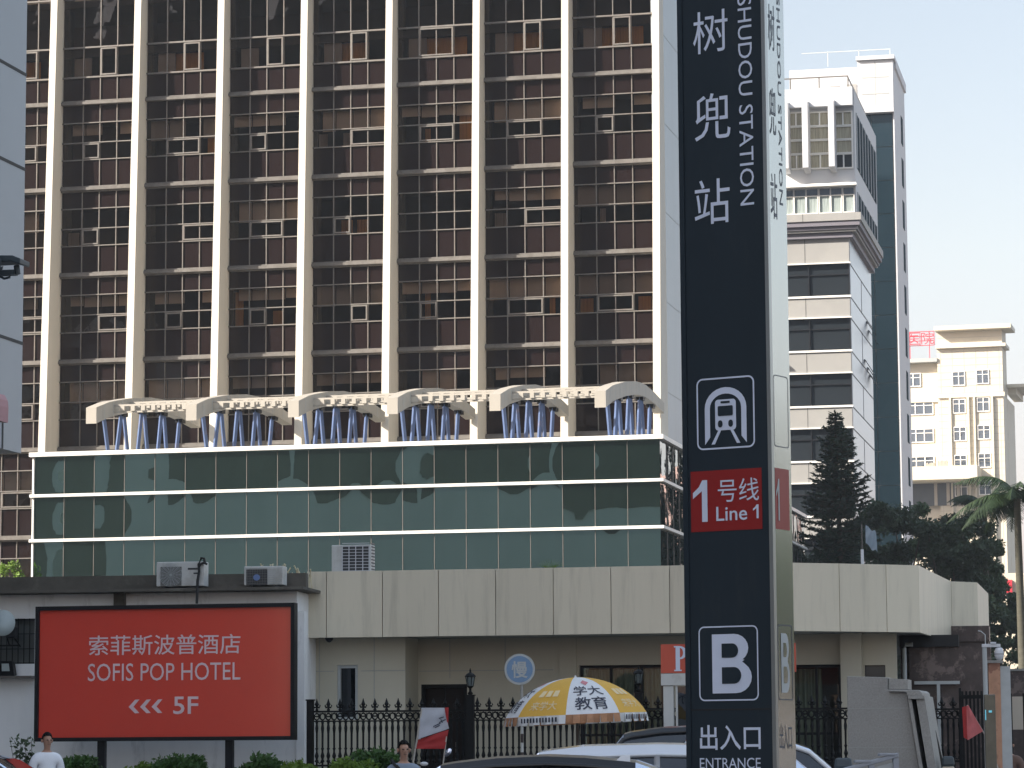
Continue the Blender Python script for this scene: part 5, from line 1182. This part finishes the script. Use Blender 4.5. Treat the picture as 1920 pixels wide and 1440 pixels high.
cxm = x(1873); r_ = .068; MB().lathe([(.03, z_(1214)), (.055, z_(1216)), (r_, z_(1222)), (r_, z_(1229)), (.055, z_(1235)), (.02, z_(1238))], cx=cxm, n=18).build('dome', K['cam_white'], o, smooth=True)
MB().lathe([(r_+.002, z_(1227)), (r_+.002, z_(1226))], cx=cxm, n=18).build('seam_ring', K['grille'], o)
MB().tube([(x(1848), .05, z_(1212)), (x(1848), .05, z_(1190)), (x(1840), .06, z_(1183)), (x(1835), .1, z_(1182))], .008, 5).tube([(x(1846), .0, 0), (x(1846), 0, z_(1210))], .035, 8).build('mast', K['sign_grey'], o)
F = Frame(1847, 43, -8); o = thing('glazed_post', F, 'grey glazed display post with a small blue lit screen beside the gate', 'display')
x = lambda px: F.x(px, 1380); z_ = lambda y: F.z(1857, y)
MB().box(0, x(1868), 0, .12, 0, z_(1302)).build('post_body', mat('dull_reflective_panel', (.12, .12, .1), .25, .4, .4, 2.5), o, bevel=.01)
MB().box(x(1848), x(1850), -.01, 0, z_(1350), z_(1331)).box(x(1855), x(1861), -.01, 0, z_(1336), z_(1332)).build('glint', mat('cyan_glow_glint', (.15, .55, .7), .4, emis=.12), o)  # cyan reflections on the post, imitated by colour and a faint glow
F = Frame(1900, 50, -8); o = thing('notice_board', F, 'beige notice board on a black frame at the right edge', 'board')
MB().box(0, .17, 0, .04, F.z(1905, 1368), F.z(1905, 1306)).build('board', K['hosp_dark'], o); MB().box(-.03, .0, 0, .05, 0, F.z(1905, 1300)).box(.17, .2, 0, .05, 0, F.z(1905, 1300)).build('frame', K['black_iron'], o)
F = Frame(1897, 56, -8); o = thing('yard_wall', F, 'dark purple brown granite yard wall behind the marble pillar', 'wall'); MB().box(0, 6, 0, .3, 0, F.z(1905, 1258)).build('wall', K['redgranite'], o); MB().box(-.02, 6, -.03, .33, F.z(1905, 1258), F.z(1905, 1254)).build('coping', K['granite'], o)
# sunlit shops far behind the trees
F = Frame(1690, 260, -12); o = thing('shop_building', F, 'sunlit pale shop building with a red banner, glimpsed under the palm fronds', 'building')
x = lambda px: F.x(px, 1100); z_ = lambda y: F.z(1860, y)
MB().box(0, x(2000), 0, 12, 0, z_(1075)).build('wall', K['hosp'], o); MB().box(x(1868), x(1898), -.3, 0, z_(1112), z_(1088)).build('banner', K['red_steel'], o)
mb = MB()
for k in range(9): mb.box(x(1720+k*28), x(1720+k*28+14), -.05, 0, z_(1150), z_(1125))
mb.build('window', K['env_win'], o)
Fg3 = Frame(1624, 62, -5); o = thing('grey_flag', Fg3, 'grey blue flag on a white pole above the beige canopy, in front of the conifer', 'flag')
def fx_(px, y): return (Fg3.x(px, y), Fg3.z(px, y))
MB().tube([(0, 0, 0), (0, 0, Fg3.z(1623, 1030))], .03, 8).build('pole', K['cam_white'], o)
MB().tube([(0, 0, Fg3.z(1623, 1030)), (0, 0, Fg3.z(1622, 982))], .015, 6).build('pole_top', K['mullion'], o)
mb = MB(); cloth(mb, None, 12, 12, lambda u, v: (lambda P4: ((P4[0][0]*(1-u)+P4[1][0]*u)*(1-v)+(P4[3][0]*(1-u)+P4[2][0]*u)*v, .06*math.sin(u*8+v*4), (P4[0][1]*(1-u)+P4[1][1]*u)*(1-v)+(P4[3][1]*(1-u)+P4[2][1]*u)*v+.05*math.sin(u*9)*u))([fx_(1623, 984), fx_(1643, 1000), fx_(1645, 1038), fx_(1623, 1018)])); mb.build('flag_cloth', mat('grey_flag_cloth', (.3, .36, .42), .8, 0, .1, 3, trans=.3), o, smooth=True)
# ================================================================ people
def skin_mesh(name, mat_, par, J, E, root=0, lvl=2):
    me = bpy.data.meshes.new(name); me.from_pydata([j[:3] for j in J], E, []); me.materials.append(mat_)
    o = bpy.data.objects.new(name, me); S.collection.objects.link(o); o.parent = par
    sm_ = o.modifiers.new('skin', 'SKIN'); sm_.use_smooth_shade = True
    sv = me.skin_vertices[0].data if me.skin_vertices else None
    if sv is None:
        import bmesh
        bm = bmesh.new(); bm.from_mesh(me); bm.verts.layers.skin.verify(); bm.to_mesh(me); bm.free(); sv = me.skin_vertices[0].data
    for i, j in enumerate(J):
        sv[i].radius = (j[3], j[4] if len(j) > 4 else j[3]); sv[i].use_root = (i == root)
    ss = o.modifiers.new('sub', 'SUBSURF'); ss.levels = ss.render_levels = lvl; return o
def person(F, H, label, top, yaw, strap=False, arm=(0, 0)):
    f = F.sub(0, 0, 0, yaw); o = thing('person', f, label, 'person'); s = H/1.75
    # x to the figure's left-right, -y is where the figure faces
    P = lambda *v: tuple(c*s for c in v)
    J = [P(0, 0, .95, .125, .10), P(0, .0, 1.12, .115, .09), P(0, .0, 1.32, .135, .095), P(0, .01, 1.42, .075, .06), P(0, .0, 1.49, .046, .048), P(0, -.012, 1.55, .047, .058), P(0, -.014, 1.60, .060, .076), P(0, -.006, 1.66, .066, .082), P(0, 0, 1.705, .052, .062)]
    E = [(0, 1), (1, 2), (2, 3), (3, 4), (4, 5), (5, 6), (6, 7), (7, 8)]
    for sd_ in (-1, 1):
        b = len(J); J += [P(sd_*.17, .01, 1.40, .062), P(sd_*.225, .02, 1.13, .045), P(sd_*(.24), -.05-.1*arm[0], .90, .034), P(sd_*.245, -.07-.13*arm[0], .82, .035, .02)]; E += [(3, b), (b, b+1), (b+1, b+2), (b+2, b+3)]
        for q_, (dx, l) in enumerate(((-.025, .065), (-.008, .08), (.010, .075), (.026, .055))):
            c = len(J); J += [P(sd_*.248, -.075-.13*arm[0]+dx, .80, .010), P(sd_*.25, -.085-.13*arm[0]+dx, .80-l*.6, .009), P(sd_*.246, -.10-.13*arm[0]+dx, .80-l, .007)]; E += [(b+3, c), (c, c+1), (c+1, c+2)]
        c = len(J); J += [P(sd_*.235, -.115-.13*arm[0], .80, .011), P(sd_*.23, -.135-.13*arm[0], .77, .009)]; E += [(b+3, c), (c, c+1)]
        b = len(J); J += [P(sd_*.095, 0, .88, .088, .085), P(sd_*.105, -.01+.06*sd_, .50, .058), P(sd_*.11, .02+.08*sd_, .10, .042), P(sd_*.115, -.05+.08*sd_, .04, .042, .035), P(sd_*.12, -.15+.08*sd_, .03, .035, .025)]; E += [(0, b), (b, b+1), (b+1, b+2), (b+2, b+3), (b+3, b+4)]
    body = skin_mesh('body', K['skin'], o, J, E)
    # face and ears
    MB().lathe([(.001, 1.655*s), (.012*s, 1.64*s), (.017*s, 1.60*s), (.012*s, 1.592*s), (.001, 1.59*s)], cy=-.1*s, n=8).build('nose', K['skin'], o, smooth=True)
    for sd_ in (-1, 1):
        MB().lathe([(.001, -.010*s), (.013*s, 0), (.001, .010*s)], cx=sd_*.029*s, cy=-.092*s, cz=1.638*s, n=10).build('eye', K['hair'], o, smooth=True)
        MB().lathe([(.001, -.032*s), (.014*s, -.01*s), (.017*s, .015*s), (.001, .03*s)], cx=sd_*.074*s, cy=.005*s, cz=1.625*s, n=8).build('ear', K['skin'], o, smooth=True)
    MB().box(-.022*s, .022*s, -.099*s, -.09*s, 1.572*s, 1.577*s).build('mouth', K['redgranite'], o)
    # hair cap
    mb = MB(); rn = random.Random(3); nu, nv = 18, 9; g = {}
    for i in range(nu):
        for j in range(nv+1):
            a = 2*math.pi*i/nu; front = max(0, -math.sin(a)); lim = 2.25-1.15*front**.5-.5*abs(math.cos(a))+.12*math.sin(i*2.7); t = j/nv*lim; rr = 1+.05*math.sin(i*5.1+j*3)
            g[i, j] = len(mb.v); mb.v.append((.0755*s*rr*math.sin(t)*math.cos(a), .004*s+.094*s*rr*math.sin(t)*math.sin(a), 1.652*s+.103*s*rr*math.cos(t)))
    for i in range(nu):
        for j in range(nv): mb.f.append((g[i, j], g[i, j+1], g[(i+1) % nu, j+1], g[(i+1) % nu, j])); mb.m.append(0)
    mb.build('hair', K['hair'], o, smooth=True)
    # shirt
    J = [P(0, 0, .93, .155, .125), P(0, 0, 1.12, .142, .115), P(0, 0, 1.30, .162, .12), P(0, .01, 1.42, .118, .09), P(0, .008, 1.47, .072, .068)]; E = [(0, 1), (1, 2), (2, 3), (3, 4)]
    for sd_ in (-1, 1): b = len(J); J += [P(sd_*.165, .01, 1.40, .082), P(sd_*.205, .018, 1.26, .072), P(sd_*.222, .02, 1.16, .068)]; E += [(3, b), (b, b+1), (b+1, b+2)]
    skin_mesh('shirt', top, o, J, E)
    J = [P(0, 0, .98, .13, .11), P(0, 0, .90, .125, .11)]; E = [(0, 1)]
    for sd_ in (-1, 1): b = len(J); J += [P(sd_*.095, 0, .80, .1), P(sd_*.105, -.01+.06*sd_, .48, .075), P(sd_*.11, .02+.08*sd_, .10, .062)]; E += [(1, b), (b, b+1), (b+1, b+2)]
    skin_mesh('trousers', K['trousers'], o, J, E)
    for sd_ in (-1, 1): MB().box((sd_*.12-.045)*s, (sd_*.12+.045)*s, (-.2+.08*sd_)*s, (.07+.08*sd_)*s, 0, .075*s).build('shoe', K['rubber'], o, bevel=.02)
    if strap:
        pts = [P(-.13, -.115, 1.44), P(-.05, -.135, 1.34), P(.05, -.14, 1.2), P(.14, -.12, 1.02)]; mb = MB()
        for a, b in zip(pts[:-1], pts[1:]): mb.poly([(a[0]-.025, a[1], a[2]), (a[0]+.025, a[1], a[2]+.01), (b[0]+.025, b[1], b[2]+.01), (b[0]-.025, b[1], b[2])])
        mb.tube([P(-.13, -.11, 1.44), P(-.15, 0, 1.5), P(-.1, .12, 1.4)], .02, 6).build('strap', K['rubber'], o)
    return o
F1 = Frame(88, 44, 0, .15); person(F1, F1.z(88, 1373)+.0, 'man in a white t-shirt walking past the billboard at the lower left', K['tee'], 28, arm=(.4, 0))
F2p = Frame(757, 38, 0); person(F2p, F2p.z(752, 1388), 'dark haired man in a grey blue shirt with a black strap, left of the flags', K['shirt'], 14, strap=True)
F3p = Frame(1892, 47, 0, .15); person(F3p, F3p.z(1888, 1384), 'person in a brown top standing at the right edge by the marble pillar', mat('brown_cloth', (.16, .1, .08), .85), -20)
# ================================================================ vehicles
def car(F, L, W, H, label, paint, prof, roof_m=None, glass=(0, 1), rails=True, face=1, drop=.05, pillars=(), group='parked cars'):
    """prof: (x, z) top line from front (0) to rear (L); glass: the x-range of the cabin at belt height; face=1 front to the left"""
    o = thing('parked_car', F, label, 'car', group); zb_ = H*.62; hw, hr = W/2, W*.37
    st = [(x, z) for x, z in prof]; body, roof = MB(), MB(); ws, rw = MB(), MB(); sg = [MB(), MB()]
    def sec(x, z):
        nose = min(1, .80+.2*min(1, x/(.12*L)), .84+.16*min(1, (L-x)/(.1*L))); b = min(zb_, z)
        k = 0 if z <= zb_ else (z-zb_)/(H-zb_); r = hw*nose*(1-k)+hr*k
        return [(x, -hw*nose*.94, .22), (x, -hw*nose, .5*zb_+.1), (x, -hw*nose, b-.05), (x, -hw*nose*.97, b), (x, -r*.985, z-drop if k else b+.0), (x, -r*.86, z), (x, -r*.4, z+.02), (x, r*.4, z+.02), (x, r*.86, z), (x, r*.985, z-drop if k else b), (x, hw*nose*.97, b), (x, hw*nose, b-.05), (x, hw*nose, .5*zb_+.1), (x, hw*nose*.94, .22)]
    S_ = [sec(x, z) for x, z in st]
    for i in range(len(st)-1):
        a, b = S_[i], S_[i+1]; cab = st[i][1] > zb_+.02 or st[i+1][1] > zb_+.02; hi = min(st[i][1], st[i+1][1]) > H*.90
        for j in range(13):
            quad = [a[j], a[j+1], b[j+1], b[j]]
            if cab and j in (3, 9) : (sg[0] if j == 3 else sg[1]).poly(quad)
            elif cab and not hi and 4 <= j <= 8: (ws if st[i][0] < L*.5 else rw).poly(quad)
            elif cab and 4 <= j <= 8: roof.poly(quad)
            else: body.poly(quad)
    body.poly(S_[0][::-1]); body.poly(S_[-1])
    body.build('body', paint, o, smooth=True)
    roof.build('roof', roof_m or paint, o, smooth=True)
    if ws.v: ws.build('windshield', K['car_glass'], o, smooth=True)
    if rw.v: rw.build('rear_window', K['car_glass'], o, smooth=True)
    for s_ in sg: s_.build('side_window', K['car_glass'], o, smooth=True)
    mb = MB()
    zs = dict(st)
    cabx = [i for i, (x, z) in enumerate(st) if z > zb_+.02]
    for sd_ in (-1, 1):
        for idx in pillars:
            s_ = S_[idx]; a, b = (s_[3], s_[4]) if sd_ < 0 else (s_[10], s_[9]); mb.tube([Vector(a)+Vector((0, sd_*.006, 0)), Vector(b)+Vector((0, sd_*.006, 0))], .035, 6)
        line = [Vector(S_[i][4 if sd_ < 0 else 9])+Vector((0, sd_*.006, .01)) for i in range(cabx[0]-1, cabx[-1]+2)]
        mb.tube(line, .028, 6)
    mb.build('pillars', roof_m or paint, o, smooth=True)
    if rails:
        top = [i for i in cabx if st[i][1] > H*.955]
        for sd_ in (-1, 1):
            mb = MB(); pts = [Vector((st[i][0], sd_*hr*.82, st[i][1]+(.055 if i not in (top[0], top[-1]) else .012))) for i in top]; mb.tube(pts, .016, 6); mb.build('roof_rail', K['chrome'] if rails == 1 else K['rubber'], o, smooth=True)
    for x in (L*.18, L*.80):
        for sd_ in (-1, 1):
            wh = MB().lathe([(.2, -.1), (.33, -.1), (.345, -.06), (.345, .06), (.33, .1), (.2, .1)], n=24); wh.v = [(x+a, sd_*(hw-.11)+c, .345+b) for a, b, c in wh.v]; w_ = wh.build('wheel', K['rubber'], o, smooth=True)
            rm = MB().lathe([(.03, -.105), (.2, -.1), (.21, .1), (.03, .105)], n=16); rm.v = [(x+a, sd_*(hw-.11)+c, .345+b) for a, b, c in rm.v]; rm.build('rim', K['chrome'], w_)
    fx0, rx0 = (.03, L-.03)
    for sd_ in (-1, 1):
        MB().box(-.01, .2, sd_*hw*.5, sd_*hw*.82, zb_-.28, zb_-.14).build('headlight', K['lamp_glass'], o, bevel=.02)
        MB().box(L-.14, L+.01, sd_*hw*.55, sd_*hw*.86, zb_-.26, zb_-.06).build('tail_light', K['flag_red'], o, bevel=.02)
        i0 = cabx[0]; MB().box(st[i0][0]+.05, st[i0][0]+.17, sd_*(hw+.02), sd_*(hw+.2), zb_+.0, zb_+.13).build('mirror', paint, o, bevel=.025)
        for q_ in (.42, .62): MB().box(L*q_, L*q_+.16, sd_*hw, sd_*(hw+.02), zb_-.16, zb_-.135).build('door_handle', K['chrome'], o)
    return o
def suv_prof(L, H, a0, r0, r1, c1):
    """a0 cowl x, r0 roof start, r1 roof end, c1 tail"""
    b = H*.62; return [(0, b*.72), (.08, b*.86), (.35, b*.93), (a0, b), (a0+(r0-a0)*.5, b+(H-b)*.58), (a0+(r0-a0)*.82, b+(H-b)*.87), (r0, H*.965), (r0+.35, H*.99), ((r0+r1)/2, H), (r1-.45, H*.99), (r1, H*.962), (r1+(c1-r1)*.45, H*.90), (r1+(c1-r1)*.8, b+(H-b)*.42), (c1, b), (L-.03, b*.8), (L, b*.62)]
def carframe(px, Y, x_at, deg=-6): f = Frame(px, Y, deg); return f.sub(-x_at, .0)
# near black car: roof from 826 to 1228
Y = 28; f = Frame(826, Y, -4); H = f.z(1010, 1418)
car(carframe(826, Y, 1.75, -4), 4.5, 1.82, H, 'black car nearest the camera, only its roof showing below the umbrella', K['car_black'], suv_prof(4.5, H, 1.15, 1.95, 3.55, 4.15), rails=0, drop=.085, pillars=(4, 8, 10, 12))
MB().hexa([(3.28, -.55, H-.12), (3.5, -.55, H-.12), (3.5, -.45, H-.12), (3.28, -.45, H-.12)], [(3.42, -.52, H+.0), (3.5, -.52, H+.01), (3.5, -.48, H+.01), (3.42, -.48, H+.0)]).build('antenna_fin', K['car_white'], [o_ for o_ in bpy.data.objects if o_.get('category') == 'car'][0])
# silver car behind it
Y = 33; f = Frame(1050, Y, -4); H = f.z(1180, 1396)
car(carframe(1016, Y, 1.62, -4), 4.9, 1.86, H, 'silver white people carrier behind the black car, cut by the station totem', K['car_silver'], suv_prof(4.9, H, 1.05, 1.75, 4.0, 4.7), rails=0, drop=.12, pillars=(4, 8, 10, 12))
# white car with the black roof, furthest
Y = 38; f = Frame(1215, Y, -4); H = f.z(1270, 1363)
car(carframe(1150, Y, 1.4, -4), 4.7, 1.9, H, 'white off-road car with a black roof behind the silver carrier', K['car_white'], suv_prof(4.7, H, 1.1, 1.65, 3.25, 3.85), roof_m=K['car_black'], rails=0, drop=.07, pillars=(4, 8, 10, 12))
# white car at the totem
Y = 35.5; f = Frame(1256, Y, -4); H = f.z(1330, 1376)
car(carframe(1236, Y, 1.5, -4), 4.3, 1.8, H, 'small white car peeping out left of the station totem', K['car_white'], suv_prof(4.3, H, 1.2, 1.95, 2.9, 3.6), rails=0, pillars=(4, 8, 12))
Y = 37; f = Frame(0, Y, -4); H = f.z(-30, 1399)
car(carframe(-8, Y, 3.45, -4), 4.6, 1.8, H, 'black car at the lower left corner with its sloping rear window', K['car_black'], suv_prof(4.6, H, 1.1, 1.9, 3.2, 4.1), rails=0, pillars=(4, 8, 12))
# scooter by the banner
F = Frame(815, 36.5, -10); o = thing('motor_scooter', F, 'dark motor scooter with a round mirror beside the banner flag', 'scooter')
x = lambda px: F.x(px, 1410); z_ = lambda y: F.z(840, y)
MB().tube([(x(838), 0, .9), (x(838), 0, 1.2), (x(834), 0, z_(1428))], .012, 6).tube([(x(832), -.2, 1.12), (x(845), .2, 1.15)], .014, 6).tube([(x(836), 0, .3), (x(838), 0, 1.15)], .03, 8).build('handlebar', K['black_iron'], o)
mb = MB().lathe([(.001, -.012), (.045, -.008), (.05, 0), (.045, .012), (.001, .016)], n=16); mb.v = [(x(840)+a*.75+b*.45, c, z_(1411)+b) for a, b, c in mb.v]; mb.build('mirror', mat('mirror_shell', (.75, .75, .85), .1, 1), o, smooth=True)
mb = MB().lathe([(.001, -.012), (.045, -.008), (.05, 0), (.045, .012), (.001, .016)], n=16); mb.v = [(x(795)+a*1.0, c, z_(1432)+b*.5) for a, b, c in mb.v]; mb.build('mirror', K['cam_white'], o, smooth=True)
MB().tube([(x(795), 0, z_(1434)), (x(800), 0, 1.15), (x(838), 0, 1.1)], .008, 5).build('mirror_stalk', K['black_iron'], o)
MB().hexa([(.1, -.16, .35), (1.1, -.18, .35), (1.1, .18, .35), (.1, .16, .35)], [(.25, -.1, .6), (1.15, -.14, .85), (1.15, .14, .85), (.25, .1, .6)]).box(.45, 1.15, -.14, .14, .85, .93).build('scooter_body', K['car_black'], o, bevel=.04)
for xx in (.05, 1.15):
    wh = MB().lathe([(.12, -.05), (.21, -.05), (.22, 0), (.21, .05), (.12, .05)], n=20); wh.v = [(xx+a, c, .22+b) for a, b, c in wh.v]; wh.build('wheel', K['rubber'], o, smooth=True)
# ================================================================ city haze
hz_ = MB().box(-940, 940, -340, 1640, -1, 82).build('haze', [], None); hm = bpy.data.materials.new('thin_haze'); hm.use_nodes = True
hn = hm.node_tree.nodes; hn.remove(hn['Principled BSDF']); pv = hn.new('ShaderNodeVolumePrincipled'); pv.inputs['Color'].default_value = (.86, .92, 1, 1); pv.inputs['Density'].default_value = .0003; pv.inputs['Anisotropy'].default_value = .3
hm.node_tree.links.new(pv.outputs[0], hn['Material Output'].inputs['Volume']); hz_.data.materials.append(hm); tag(hz_, 'thin pale city haze that fades the far buildings', 'haze', kind='stuff')
